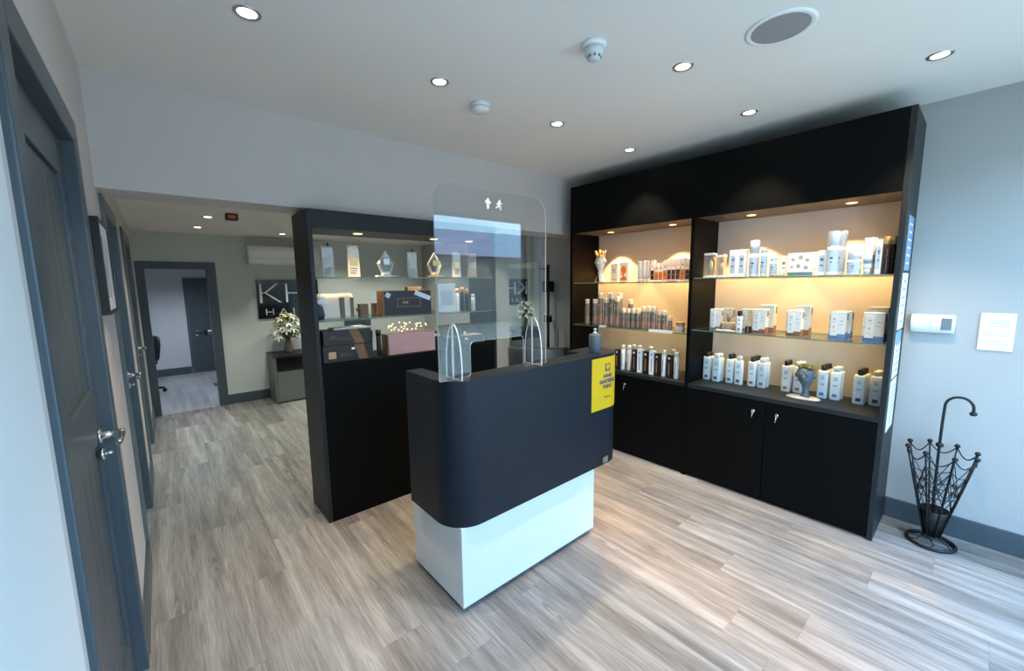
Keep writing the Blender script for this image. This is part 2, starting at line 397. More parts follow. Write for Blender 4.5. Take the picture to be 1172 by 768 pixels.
for x, y in ((1.2, 4.7), (2.0, 5.6), (2.0, 4.6), (2.8, 5.5), (2.8, 4.4), (1.2, 3.7), (.4, 3.7), (2.4, 3.6)): spot('downlight_or_fill_beam', (x, y, HB-.012), (x, y, 0), 28, CO, 120, .55)
spot('downlight_or_fill_beam', (.35, 7.5, HB-.02), (.35, 7.5, 0), 100, (.75, .86, 1), 140, .7)  # unseen cool lamp added to brighten the far room

# daylight
w = bpy.data.worlds.new('sky_light'); sc.world = w; w.use_nodes = True; nt = w.node_tree
bg = nt.nodes['Background']; bg.inputs['Strength'].default_value = 9.0
tc = nd(nt, 'ShaderNodeTexCoord'); sp = nd(nt, 'ShaderNodeSeparateXYZ'); rp = nd(nt, 'ShaderNodeValToRGB')
rp.color_ramp.elements[0].color = (.44, .75, 1, 1); rp.color_ramp.elements[1].color = (.30, .60, 1, 1); rp.color_ramp.elements[1].position = .8
nt.links.new(tc.outputs['Generated'], sp.inputs[0]); nt.links.new(sp.outputs['Z'], rp.inputs['Fac']); nt.links.new(rp.outputs['Color'], bg.inputs['Color'])
l = bpy.data.lights.new('window_portal', 'AREA'); l.shape = 'RECTANGLE'; l.size = WX1-WX0; l.size_y = WZ1-WZ0; l.cycles.is_portal = True
o = bpy.data.objects.new('window_portal', l); o.location = ((WX0+WX1)/2, YF-.10, (WZ0+WZ1)/2); o.rotation_euler = (PI/2, 0, 0); o['kind'] = 'helper'
COL.objects.link(o)

# ------------------------------------------------------------------ black retail shelving unit on the right wall
UX, UY0, UY1, UH = 2.972, .300, 2.592, 2.37
UB = XR-.004
unit = thing('retail_shelving_unit', (3.18, 1.446, 0), 'tall black built-in shelving unit with lit bays, cupboards below, on the pale wall', 'shelving unit')
def up(name, b, m, parent=None):
    o = ob(name, b, m, parent or unit)
    if parent is None: o.location = (-3.18, -1.446, 0)
    return o
CT = .73
b = B(); b.box(UX, UB, UY0, UY0+.026, 0, UH, .0015); up('side_panel', b, BLACKP)
b = B(); b.box(UX, UB, UY1-.026, UY1, 0, UH, .0015); up('side_panel', b, BLACK)
b = B(); b.box(UX, UB-.012, 1.412, 1.438, 0, 1.96, .0015); up('divider', b, BLACK)
b = B(); b.box(UX+.001, UX+.02, UY0+.026, UY1-.026, 1.952, UH, .001); b.box(UX+.02, UB, UY0+.026, UY1-.026, UH-.02, UH); up('fascia', b, BLACK)
for y0, y1 in ((UY0+.026, 1.412), (1.438, UY1-.026)):
    b = B(); b.box(UX+.02, UB-.012, y0, y1, 1.955, 1.973); up('soffit', b, SOFF)
    b = B(); b.box(UB-.012, UB, y0, y1, CT, 1.955); up('back_panel', b, BACKP)
    b = B(); b.box(UX, UB-.012, y0, y1, CT-.03, CT, .001); up('counter', b, BLACKP)
    b = B(); b.box(UX+.03, UX+.04, y0, y1, 0, .03); up('plinth', b, BLACK)
G1, G2 = (1.498, 1.525), (1.105, 1.14)
for (y0, y1), zs in (((1.439, UY1-.027), (G1[0], G2[0])), ((UY0+.027, 1.411), (G1[1], G2[1]))):
    for z in zs:
        b = B(); b.box(UX+.022, UB-.014, y0, y1, z-.008, z)
        for f in b.bm.faces: f.material_index = 0 if abs(f.normal.z) > .5 or f.normal.length == 0 else 1
        b.bm.normal_update()
        for f in b.bm.faces: f.material_index = 0 if abs(f.normal.z) > .5 else 1
        up('glass_shelf', b, [SHG, SHGE])
for y0, y1, ky in ((.328, .880, .816), (.884, 1.410, .956), (1.440, 2.031, 1.965), (2.035, 2.564, 2.10)):
    b = B(); b.box(UX+.002, UX+.02, y0, y1, .02, CT-.034, .0015); dr = ob('door', b, BLACK, unit); dr.location = (-3.18, -1.446, 0)
    b = B(); M = Matrix.Translation((UX+.002, ky, .624)) @ Matrix.Rotation(-PI/2, 4, 'Y')
    b.lathe([(.001, 0), (.011, 0), (.011, .004), (.008, .006), (.001, .007)], 16, M=M)
    ob('lock', b, CHROME, dr)
    b = B(); b.box(UX-.012, UX-.009, ky-.007, ky+.007, .612, .634, .001); b.box(UX-.022, UX-.004, ky-.002, ky+.002, .620, .628); b.tube([(UX-.01, ky, .612), (UX-.012, ky+.004, .59), (UX-.008, ky+.002, .57)], .003, 6)
    ob('key', b, CHROME, dr)
for y in (2.30, 1.70, 1.12, .57):
    b = B(); b.lathe([(.001, -.002), (.016, -.002), (.022, -.004), (.027, -.0025), (.029, 0)], 20, c=(3.20, y, 1.955), cap=False); r_ = ob('spotlight', b, LAMPW, unit); r_.location = (-3.18, -1.446, 0)
    spot('cabinet_beam', (3.20, y, 1.945), (3.20, y, 0), 80, (1, .53, .18), 82, .22, .012)

# papers taped on the unit's end panel
def sheet(z0, z1, x0, x1, m, label, name='poster', lines=6, header=None):
    t = thing(name, ((x0+x1)/2, UY0-.0006, (z0+z1)/2), label, 'notice', 'notices taped to the shelving end')
    w, h = x1-x0, z1-z0
    b = B(); b.box(-w/2, w/2, -.0006, .0006, -h/2, h/2); ob('sheet', b, m, t)
    b = B()
    for i in range(lines):
        zz = h*.36-i*h*.72/max(1, lines-1); ww = w*random.uniform(.25, .38)
        b.box(-ww, ww, -.0010, -.0005, zz-.006, zz+.004)
    ob('print_lettering', b, GREYT if m is PAPER else PAPER, t)
    if header:
        b = B(); b.box(-w/2, w/2, -.0009, -.0005, h/2-header, h/2); ob('header_band', b, BLUEP, t)
sheet(1.545, 1.84, 3.09, 3.30, BLUEP, 'blue poster with white printing, topmost on the black shelving end panel')
sheet(1.215, 1.53, 3.07, 3.30, PAPER, 'white notice with grey lines, directly under the blue poster')
sheet(.94, 1.205, 3.06, 3.28, PAPER, 'white notice with a blue heading band, third down the shelving end', header=.07)
sheet(.63, .925, 3.05, 3.28, PAPER, 'white notice lowest on the black shelving end panel', lines=8)

# ------------------------------------------------------------------ ceiling and wall fittings
t = thing('ceiling_speaker', (1.938, .616, HC), 'round grey flush speaker with pale rim in the ceiling', 'speaker')
b = B(); b.lathe([(.10, -.004), (.112, -.007), (.120, -.004), (.122, 0)], 40, cap=False); ob('rim', b, PLAST, t)
b = B(); b.lathe([(.001, -.006), (.06, -.0055), (.103, -.004)], 40, cap=False); ob('speaker_mesh', b, GRILLE, t)
t = thing('smoke_detector', (1.458, 1.148, HC), 'domed white detector with vents, hanging nearest the round speaker', 'smoke detector')
b = B(); b.lathe([(.05, 0), (.05, -.012), (.045, -.018), (.001, -.019)], 28); ob('base', b, PLAST, t)
b = B(); b.lathe([(.001, -.066), (.018, -.066), (.024, -.060), (.026, -.050), (.037, -.046), (.040, -.034), (.040, -.018)], 28); ob('chamber', b, PLASTG, t)
b = B()
for k in range(8):
    a = 2*PI*k/8; M = Matrix.Rotation(a, 4, 'Z'); b.box(.0255, .029, -.004, .004, -.058, -.047, M=M)
ob('vent_slots', b, LCD, t)
t = thing('heat_detector', (1.433, 1.904, HC), 'low round white detector on the ceiling above the clear screen', 'smoke detector')
b = B(); b.lathe([(.052, 0), (.052, -.016), (.046, -.018), (.001, -.0185)], 28); ob('base', b, PLAST, t)
b = B(); b.lathe([(.044, -.018), (.044, -.022), (.049, -.024), (.048, -.038), (.042, -.044), (.001, -.046)], 28); ob('chamber', b, PLAST, t)

t = thing('thermostat', (XR, .183, 1.24), 'white wall thermostat with small grey screen beside the shelving', 'thermostat')
b = B(); b.loft([(-.054, .004, .086, -.006, 0), (-.05, .016, .09, -.018, 0), (0, .018, .092, -.019, 0), (.046, .016, .090, -.018, 0), (.052, .006, .085, -.008, 0)], 32, 8); ob('case', b, PLAST, t)
b = B(); b.box(-.039, -.0355, -.078, -.036, -.034, .034, .002); ob('screen', b, LCD, t)
b = B()
for k in range(4): b.box(-.0385, -.0362, -.004+.002*k, .006+.002*k, -.026+.016*k, -.022+.016*k)
ob('printed_marks', b, GREYT, t)
t = thing('wall_notice', (XR, -.060, 1.208), 'white square wall plate with faint grey lines of print', 'notice')
b = B(); b.box(-.008, 0, -.063, .063, -.102, .102, .004); ob('plate', b, PAPER, t)
b = B()
for z, n in ((.06, 3), (-.005, 2), (-.05, 2)):
    for k in range(n): b.box(-.0088, -.0079, -.046+.006*random.random(), .044-.02*random.random(), z-.014*k-.003, z-.014*k+.003)
ob('print_lettering', b, mat('faint_print', (.55, .58, .61), .6, var=.05), t)

t = thing('framed_picture', (XL, 2.375, 1.583), 'deep black box frame with a pale print on the door wall', 'picture')
b = B(); b.box(0, .034, -.19, .19, -.185, -.170, .002); b.box(0, .034, -.19, .19, .170, .185, .002); b.box(0, .034, -.19, -.175, -.170, .170, .002); b.box(0, .034, .175, .19, -.170, .170, .002); ob('frame', b, mat('black_frame', (.006, .006, .007), .35, var=.1), t)
b = B(); b.box(.003, .029, -.175, .175, -.170, .170); ob('print', b, PAPER, t)
b = B(); b.box(.0285, .0300, -.12, -.05, -.12, .12); b.box(.0285, .0300, .0, .03, -.12, .12); ob('artwork', b, mat('muted_art', (.50, .42, .40), .6, var=.5, vscale=20), t)

# exit sign over the shop window (shows only mirrored in the clear screen)
t = thing('exit_sign', (2.80, YF, 2.345), 'small lit exit sign with arrow and running figure, mirrored in the screen', 'sign')
b = B(); b.box(-.16, .16, 0, .03, -.07, .07, .004); ob('case', b, mat('sign_green', (.06, .2, .12), .4, var=.05), t)
EM = mat('sign_symbol', (.9, 1, .93), .4, emit=(.85, 1, .9), estr=9, var=.01)
b = B(); b.box(-.094, -.070, .0295, .032, -.058, .012)
b.prism([(-.126, .0), (-.038, .0), (-.082, .058)], 0, -.0025, M=frameM((0, .0295, 0), (1, 0, 0), (0, 0, 1))); ob('arrow', b, EM, t)
b = B()
for c in ((.08, .042, .012),): b.lathe([(c[2], .0295), (c[2], .032)], 16, M=Matrix.Translation((c[0], 0, c[1])) @ Matrix.Rotation(-PI/2, 4, 'X'))
for x0, z0, x1, z1, wd in ((.078, .028, .068, -.01, .011), (.068, -.008, .09, -.028, .008), (.09, -.028, .088, -.055, .008), (.068, -.008, .05, -.03, .008), (.05, -.03, .028, -.036, .008), (.076, .024, .05, .014, .006), (.05, .014, .04, -.006, .006), (.078, .024, .10, .008, .006), (.10, .008, .118, .012, .006)):
    d = Vector((x1-x0, 0, z1-z0)); n = Vector((-d.z, 0, d.x)).normalized()*wd/1.3
    p = [Vector((x0, 0, z0))-n, Vector((x1, 0, z1))-n, Vector((x1, 0, z1))+n, Vector((x0, 0, z0))+n]
    b.prism([(q.x, q.z) for q in p], 0, -.0025, M=frameM((0, .0295, 0), (1, 0, 0), (0, 0, 1)))
ob('running_figure', b, EM, t)

# ------------------------------------------------------------------ reception desk
desk = thing('reception_desk', (1.45, 1.62, 0), 'black curved reception desk on a white base in the middle of the floor', 'reception desk')
def dk(name, b, m, parent=None):
    o = ob(name, b, m, parent or desk)
    if parent is None: o.location = (-1.45, -1.62, 0)
    return o
b = B(); b.box(.945, 1.835, 1.45, 1.86, 0, .03); dk('plinth', b, BLACK)
b = B(); b.box(.918, 1.86, 1.425, 1.882, .028, .419, .002); b.box(.918, 1.83, 1.60, 1.882, .417, .86, .002); dk('white_base', b, WHITEL)
SX0, SX1, SYF, SR = .868, 2.11, 1.40, .15
SZ0, SZ1 = .42, 1.088
def arc(cx, cy, r, a0, a1, n=14): return [(cx+r*math.cos(a0+(a1-a0)*i/n), cy+r*math.sin(a0+(a1-a0)*i/n)) for i in range(n+1)]
outer = [(SX0, 1.80)]+arc(SX0+SR, SYF+SR, SR, PI, 1.5*PI)+arc(SX1-SR, SYF+SR, SR, 1.5*PI, 2*PI)+[(SX1, 1.64)]
inner = [(1.85, 1.64), (1.85, 1.53), (.955, 1.53), (.955, 1.80)]
# lower skirt keeps clear of the white base; the ledge on top is wider
skirt_in = [(SX1-.03, 1.64)]+arc(SX1-SR, SYF+SR, SR-.022, 2*PI, 1.5*PI)+arc(SX0+SR, SYF+SR, SR-.022, 1.5*PI, PI)+[(SX0+.022, 1.80)]
b = B(); t = bmesh.new()
def slab(poly, z0, z1, bev):
    t = bmesh.new(); a = [t.verts.new((x, y, z0)) for x, y in poly]; c = [t.verts.new((x, y, z1)) for x, y in poly]; n = len(poly)
    t.faces.new(a[::-1]); t.faces.new(c)
    for i in range(n): t.faces.new((a[i], a[(i+1) % n], c[(i+1) % n], c[i]))
    bmesh.ops.bevel(t, geom=[e for e in t.edges if e.is_boundary is False and abs(e.verts[0].co.z-e.verts[1].co.z) < 1e-6], offset=bev, segments=2, affect='EDGES')
    return t
b._merge(slab(outer+skirt_in, SZ0, SZ1-.04, .002)); dk('shell', b, SHELL)
b = B(); b._merge(slab(outer+inner, SZ1-.04, SZ1, .003)); dk('ledge', b, SHELL)
b = B(); b.box(1.85, 1.868, 1.53, 1.64, .86, SZ1-.04); dk('inner_panel', b, BLACK)
# path along the front of the shell used by the yellow card and the maker's plate
def shell_pt(s, z, off):
    """s: metres along the front measured from x = 1.78; off: out of the surface"""
    flat = (SX1-SR)-1.78
    if s <= flat: return Vector((1.78+s, SYF-off, z))
    a = (s-flat)/SR
    return Vector((SX1-SR+(SR+off)*math.sin(a), SYF+SR-(SR+off)*math.cos(a), z))
def wrap(b, s0, zc, off):
    for v in b.bm.verts:
        v.co = shell_pt(s0+v.co.x, zc+v.co.y, off+v.co.z)
    return b
def plate_grid(w, h, th, n=14):
    b = B(); t = bmesh.new()
    for k in range(n):
        x0, x1 = w*k/n, w*(k+1)/n
        vs = [[t.verts.new((x, y, z)) for x, y in ((x0, -h/2), (x1, -h/2), (x1, h/2), (x0, h/2))] for z in (0, th)]
        t.faces.new(vs[1])
        t.faces.new(vs[0][::-1])
        t.faces.new((vs[0][0], vs[0][1], vs[1][1], vs[1][0])); t.faces.new((vs[0][2], vs[0][3], vs[1][3], vs[1][2]))
        if k == 0: t.faces.new((vs[0][3], vs[0][0], vs[1][0], vs[1][3]))
        if k == n-1: t.faces.new((vs[0][1], vs[0][2], vs[1][2], vs[1][1]))
    bmesh.ops.remove_doubles(t, verts=list(t.verts), dist=1e-6)
    b._merge(t); return b
b = wrap(plate_grid(.048, .036, .002, 4), .128, .447, .0008); dk('maker_plate', b, STEEL)
CW, CH, CS, CZ = .262, .305, .012, .918
card = thing('hand_sanitising_sign', (1.95, 1.40, CZ), 'yellow card reading hand sanitising point, curved around the desk corner', 'sign')
def cd(name, b, m):
    o = ob(name, b, m, card); o.location = (-1.95, -1.40, -CZ); return o
cd('card', wrap(plate_grid(CW, CH, .0015), CS, CZ, .0012), YELLOW)
I4 = Matrix.Identity(4)
def card_text(body, size, y, m, bold, sx=1, x=.145):
    b = text_bm(body, size, Matrix.Translation((0, y, 0)), .0004, bold=bold, sx=sx)
    bmesh.ops.subdivide_edges(b.bm, edges=[e for e in b.bm.edges if e.calc_length() > .012], cuts=1)
    return wrap(b, CS+x, CZ, .0034)
BLUET = mat('navy_print', (.035, .035, .12), .5, var=.05)
for body, y in (('HAND', .042), ('SANITISING', .010), ('POINT', -.022)): cd('lettering', card_text(body, .029, y, BLUET, .0012, .98), BLUET)
cd('lettering', card_text('please use', .013, -.082, BLUET, .0002), BLUET)
b = plate_grid(.045, .045, .0006, 4)
for v in b.bm.verts: v.co = Vector((v.co.x, v.co.y+.092, v.co.z))
cd('icon_square', wrap(b, CS+.1225, CZ, .0032), BLUET)
b = B(); b.lathe([(.004, 0), (.016, .0004)], 16, c=(.145, .096, 0)); b.box(.138, .152, .076, .082, 0, .0004)
cd('icon_drop', wrap(b, CS, CZ, .0042), YELLOW)

# acrylic screen with two fins
SY = 1.475
scr = thing('acrylic_screen', (1.183, SY, SZ1), 'clear acrylic sneeze screen with rounded corners standing on the desk ledge', 'protective screen')
def rrect_path():
    x0, x1, z0, z1, r = -.320, .320, .0, .828, .085
    cut = (-.158, .162, .155, .02)
    p = [(x0, z0)]
    p += [(cut[0]-.012, z0), (cut[0], z0+.012)]
    p += arc(cut[0]+cut[3], cut[2]-cut[3], cut[3], PI, PI/2, 6)+arc(cut[1]-cut[3], cut[2]-cut[3], cut[3], PI/2, 0, 6)
    p += [(cut[1], z0+.012), (cut[1]+.012, z0), (x1, z0)]
    p += arc(x1-r, z1-r, r, 0, PI/2, 12)+arc(x0+r, z1-r, r, PI/2, PI, 12)
    return p
def clear_slab(path, th, M):
    b = B(); b.prism(path, -th/2, th/2, M=M); b.bm.normal_update()
    bmesh.ops.recalc_face_normals(b.bm, faces=list(b.bm.faces)); b.bm.normal_update()
    big = sorted(b.bm.faces, key=lambda f: -f.calc_area())[:2]
    for f in b.bm.faces: f.material_index = 0 if f in big else 1
    return b
ob('sheet', clear_slab(rrect_path(), .005, frameM((0, 0, .0005), (1, 0, 0), (0, 0, 1))), [PCLR, PEDGE], scr)
for x in (-.238, .24):
    fin = [(-.062, 0), (.062, 0)]+[(.062*math.cos(a), .235*math.sin(a)) for a in [PI*i/22*1.0 for i in range(1, 22)]]
    fin = [(-.062, 0), (.062, 0), (.062, .05)]+[(.062*math.cos(a), .05+.19*math.sin(a)) for a in [PI*i/24 for i in range(1, 24)]]+[(-.062, .05)]
    ob('support_fin', clear_slab(fin, .006, frameM((x, .012, .0005), (0, 1, 0), (0, 0, 1))), [PCLR, PEDGE], scr)
    b = B(); b.box(x-.003, x+.003, .0165, .0225, .0008, .238); ob('slot_strip', b, PEDGE, scr)
# soap dispenser
t = thing('sanitiser_bottle', (1.915, 1.475, SZ1), 'slate grey pump bottle standing on the desk above the yellow card', 'pump bottle')
b = B(); b.lathe([(.001, 0), (.033, 0), (.035, .003), (.035, .105), (.032, .111), (.014, .112)], 28); ob('bottle', b, mat('slate_matt', (.055, .075, .095), .5, var=.06, vscale=30), t)
b = B(); b.lathe([(.015, .111), (.015, .122), (.006, .123), (.006, .136), (.010, .137), (.010, .146), (.001, .147)], 18); b.tube([(0, 0, .143), (-.02, -.01, .143), (-.030, -.015, .139)], .0045, 8); ob('pump', b, CHROME, t)

# ------------------------------------------------------------------ awards display unit under the header
DX0, DX1, DY0, DY1, DH = .684, 2.068, 2.592, 2.938, 1.945
disp = thing('awards_display_unit', (1.376, 2.765, 0), 'black open room divider with glass shelves of awards, behind the desk', 'shelving unit')
def dp(name, b, m):
    o = ob(name, b, m, disp); o.location = (-1.376, -2.765, 0); return o
b = B(); b.box(DX0, DX0+.024, DY0, DY1, 0, DH, .0015); dp('side_panel', b, BLACKP)
b = B(); b.box(DX1-.024, DX1, DY0, DY1, 0, DH, .0015); dp('side_panel', b, BLACKP)
b = B(); b.box(DX0+.024, DX1-.024, DY0, DY1, 1.838, DH, .0015); dp('fascia', b, BLACKP)
ZD3 = 1.018
b = B(); b.box(DX0+.024, DX1-.024, DY0, DY1, 0, ZD3, .0015); dp('lower_cabinet', b, BLACK)
ZD1, ZD2 = 1.552, 1.288
for z in (ZD1, ZD2):
    b = B(); b.box(DX0+.025, DX1-.025, DY0+.012, DY1-.012, z-.008, z); b.bm.normal_update()
    for f in b.bm.faces: f.material_index = 0 if abs(f.normal.z) > .5 else 1
    dp('glass_shelf', b, [SHG, SHGE])
for x in (1.03, 1.60, 1.92):
    b = B(); b.lathe([(.001, -.005), (.024, -.004), (.029, -.002), (.031, 0)], 20, c=(x, 2.745, 1.838), cap=False); dp('spotlight', b, LAMPW)
    spot('cabinet_beam', (x, 2.745, 1.828), (x, 2.72, 0), 34, (1, .68, .34), 80, .4, .015)

# --- things on the awards unit
CRYS = glassy('crystal', (.90, .93, .92), 1.6, 1.55, .02)
CRYSE = frosted('crystal_edge', (.80, .84, .82), .55)
GOLD = mat('gold_tone', (.80, .52, .20), .3, .6, var=.1, vscale=30)
def crystal_block(x, h, w, label, gold, dark=False, lean=0):
    t = thing('crystal_award', (x, 2.70, ZD1), label, 'award', 'crystal block awards', rz=-.25)
    b = B(); d = .017
    b.loft([(.001, d, w/2, 0, 0), (h*.9, d*.9, w/2*.92, 0, 0), (h*.97, d*.8, w/2*.98, 0, .004)], 20, 9); b.bm.normal_update()
    ob('block', b, CRYSE if not dark else frosted('smoky_crystal', (.25, .26, .25), .55), t, rz=PI/2)
    b = B(); b.box(-w*.3, w*.3, -d-.0015, -d-.0005, h*.36, h*.60, .0003); ob('plaque', b, GOLD if gold else mat('pale_plaque', (.60, .55, .50), .4, var=.05), t)
    b = B()
    for k in range(3): b.box(-w*.28, w*.28*(1-.2*k), -d-.0012, -d-.0004, h*(.26-.07*k), h*(.285-.07*k))
    ob('engraving', b, DARKT if gold else GREYT, t)
    b = B(); b.box(-w*.46, w*.46, -.004, .004, h*.95, h*.985, .001); b.lathe([(.006, 0), (.006, .010), (.002, .022)], 8, c=(.006, 0, h*.985)); ob('crest', b, GOLD if gold and not dark else IRON, t)
def diamond(x, label, gold):
    t = thing('diamond_award', (x, 2.70, ZD1), label, 'award', 'diamond shaped awards')
    b = B(); P = [(-.030, .022), (.030, .022), (.058, .092), (0, .180), (-.058, .092)]
    M = frameM((0, 0, 0), (1, 0, 0), (0, 0, 1))
    tt = bmesh.new()
    f_ = [tt.verts.new((x_*.8, -.016, .1+(z_-.1)*.8)) for x_, z_ in P]; m1 = [tt.verts.new((x_, -.006, z_)) for x_, z_ in P]
    m2 = [tt.verts.new((x_, .006, z_)) for x_, z_ in P]; bk = [tt.verts.new((x_*.8, .016, .1+(z_-.1)*.8)) for x_, z_ in P]
    tt.faces.new(f_); tt.faces.new(bk[::-1])
    for A, C in ((f_, m1), (m1, m2), (m2, bk)):
        for i in range(5): tt.faces.new((A[i], A[(i+1) % 5], C[(i+1) % 5], C[i]))
    b._merge(tt); b.bm.normal_update()
    for i, f in enumerate(b.bm.faces): f.material_index = 0 if i < 2 else 1
    ob('crystal', b, [CRYS, CRYSE], t)
    b = B(); b.box(-.068, .068, -.024, .024, .001, .013, .002); b.loft([(.013, .018, .035), (.024, .014, .028)], 16, 6, M=Matrix.Rotation(PI/2, 4, 'Z')); ob('base', b, GOLD if gold else CRYSE, t)  # gold foot: warm lamp glow put into its colour
    b = B(); b.box(-.020, .020, -.018, -.0165, .085, .125, .0005); ob('plaque', b, mat('silver_plaque', (.55, .58, .58), .3, .5, var=.05) if not gold else GOLD, t)
crystal_block(.815, .196, .072, 'silvery crystal block award at the end of the top glass shelf, by the side panel', False)
crystal_block(.975, .205, .074, 'crystal block award with gold plaque and crest, second along the top glass shelf', True)
diamond(1.192, 'clear diamond shaped award with silver plaque and glass foot', False)
crystal_block(1.390, .185, .070, 'frosted crystal block award between the two diamond awards', False)
diamond(1.570, 'diamond shaped award on a gold lit foot, behind the screen edge', True)
crystal_block(1.765, .192, .066, 'gold plaque crystal block seen through the screen, beside the smoky one', True)
crystal_block(1.915, .190, .066, 'smoky dark crystal block at the far end of the top glass shelf', False, dark=True)

DKBOX = mat('near_black_card', (.012, .011, .011), .45, var=.1)
BROWN = mat('bronze_card', (.16, .085, .04), .4, .2, var=.15, vscale=20)
CREAM = mat('cream_card', (.80, .70, .58), .5, var=.03)
NAVY = mat('navy_ribbon', (.02, .035, .075), .5, var=.1)
PINK = mat('rose_card', (.42, .26, .27), .5, var=.05)
COPPER = mat('copper_print', (.52, .30, .17), .4, .4, var=.1)
# cream striped gift bag with navy bow
t = thing('gift_bag', (.845, 2.74, ZD2), 'cream and bronze striped gift bag with navy ribbon and white tag', 'gift bag')
b = B(); b.loft([(.001, .055, .118), (.02, .058, .122), (.13, .05, .118), (.160, .03, .112)], 32, 5, M=Matrix.Rotation(PI/2, 4, 'Z')); ob('bag', b, CREAM, t)
b = B()
for x0, w_ in ((.035, .030), (.098, .020)): b.box(x0-w_/2, x0+w_/2, -.0605, -.056, .004, .135, .001); 
ob('stripe', b, BROWN, t)
b = B(); b.loft([(.004, .02, .022, -.1, -.05), (.03, .03, .03, -.105, -.062), (.08, .026, .028, -.11, -.060), (.105, .012, .016, -.10, -.05)], 16, 2.4); ob('ribbon', b, NAVY, t)
b = B(); b.box(-.026, .026, -.001, .001, -.013, .013, .0005, M=Matrix.Translation((-.095, -.078, .122)) @ Matrix.Rotation(-.75, 4, 'Y')); ob('gift_tag', b, PAPER, t)
def carton(name, x, y, z, w, d, h, m, label, cat, rz=0, group=None):
    t = thing(name, (x, y, z), label, cat, group, rz); b = B(); b.box(-w/2, w/2, -d/2, d/2, .0005, h, .002); ob('carton', b, m, t); return t
t = carton('small_box', 1.03, 2.73, ZD2, .055, .05, .088, BROWN, 'small bronze box with a black ribbon beside the striped gift bag', 'box')
b = B(); b.box(-.006, .006, -.0262, -.0252, .018, .075, M=Matrix.Translation((0, 0, .014)) @ Matrix.Rotation(-.6, 4, 'Y') @ Matrix.Translation((-.02, 0, -.006))); ob('ribbon', b, DKBOX, t)
t = carton('small_box', 1.125, 2.76, ZD2, .04, .04, .088, BROWN, 'small bronze and gold box tucked behind the big dark gift box', 'box')
b = B(); b.box(.004, .012, -.0212, -.0202, .01, .08); ob('gold_band', b, GOLD, t)
t = carton('gift_box', 1.32, 2.70, ZD2, .36, .11, .172, BROWN, 'big dark gift box with bronze sides and a slanting white label', 'gift box', rz=-.06)
b = B(); b.box(-.168, .176, -.0575, -.0548, .005, .168, .001); ob('front_face', b, DKBOX, t)
b = B()
for x0, x1, z0, z1 in ((-.075, .095, .060, .0615), (-.075, .095, .118, .1195), (-.075, -.0735, .060, .1195), (.0935, .095, .060, .1195)): b.box(x0, x1, -.0585, -.0572, z0, z1)
ob('gold_border', b, COPPER, t)
ob('lettering', text_bm('ghd', .030, frameM((-.02, -.0585, .090), (1, 0, 0), (0, 0, 1)), .0004, bold=.0004), COPPER, t)
b = B(); b.box(-.062, .062, -.0012, .0012, -.016, .016, .0005, M=Matrix.Translation((.112, -.060, .135)) @ Matrix.Rotation(.38, 4, 'Y')); ob('price_label', b, PAPER, t)
b = B(); b.box(-.016, .016, -.001, .001, -.016, .016, .0005, M=Matrix.Translation((-.142, -.059, .142)) @ Matrix.Rotation(.5, 4, 'Y')); ob('sticker', b, PLASTG, t)
t = carton('copper_caps_box', 1.47, 2.86, ZD2, .11, .05, .195, COPPER, 'copper topped box standing behind the big dark gift box', 'box')
b = B(); b.box(-.05, .05, -.027, -.0245, .02, .16); ob('front_face', b, DKBOX, t)
t = carton('framed_box', 1.655, 2.70, ZD2, .16, .05, .215, PAPER, 'pale boxed set with nested white borders behind the screen', 'boxed set', rz=.04)
b = B(); b.box(-.055, .055, -.0275, -.0245, .05, .165, .001); ob('window_border', b, PLASTG, t)
b = B(); b.box(-.032, .032, -.0290, -.0268, .07, .145, .001); ob('front_face', b, mat('pale_blue_card', (.55, .62, .72), .5, var=.03), t)
for i, (x, h, c) in enumerate(((1.775, .175, PLAST), (1.825, .185, DKBOX), (1.870, .172, DKBOX), (1.93, .13, PLASTG))):
    lab = ('slim white bottle with a copper cap beside the pale boxed set', 'slim black bottle with copper cap, taller of the dark pair', 'slim black bottle with copper cap, shorter of the dark pair', 'small grey bottle with pale cap at the middle shelf end')[i]
    t = thing('styling_bottle', (x, 2.72, ZD2), lab, 'bottle', 'styling bottles on the awards unit')
    b = B(); b.lathe([(.001, .0005), (.016, .0005), (.017, .003), (.017, h*.78), (.010, h*.83)], 18); ob('bottle', b, c, t)
    b = B(); b.lathe([(.0145, h*.80), (.0145, h), (.001, h+.001)], 18); ob('bottle_cap', b, COPPER if i < 3 else PLAST, t)
# two stacked dark boxes with bronze ribbon
for z, h, w, lab, lg in ((ZD3, .105, .315, 'lower of two stacked black gift boxes with a bronze ribbon', 1), (ZD3+.106, .095, .300, 'upper of two stacked black gift boxes with a bronze ribbon', 0)):
    t = carton('gift_box', .888, 2.71, z, w, .15, h, DKBOX, lab, 'gift box', group='stacked black gift boxes')
    b = B(); b.prism([(.045+.02*lg, .003), (.105+.02*lg, .003), (.065+.03*lg, h-.001), (.005+.03*lg, h-.001)], 0, .002, M=frameM((0, -.0745, 0), (1, 0, 0), (0, 0, 1))); ob('ribbon', b, BROWN, t)
    if lg:
        b = B(); b.box(-.125, -.080, -.0765, -.0745, .025, .068, .0005); ob('picture_label', b, COPPER, t)
        b = B(); b.box(.018, .038, -.077, -.0745, .072, .086, .0005); ob('price_sticker', b, PAPER, t)
    else: ob('lettering', text_bm('ghd', .028, frameM((-.09, -.0757, .055), (1, 0, 0), (0, 0, 1)), .0004, bold=.0003), BROWN, t)
    b = B(); b.box(-.06, .02, -.0764, -.0745, .034, .037); b.box(-.06, .0, -.0764, -.0745, .046, .049); ob('print_lettering', b, BROWN, t)
t = thing('tablet', (.94, 2.72, ZD3+.2012), 'flat silver slab lying on top of the stacked black gift boxes', 'tray')
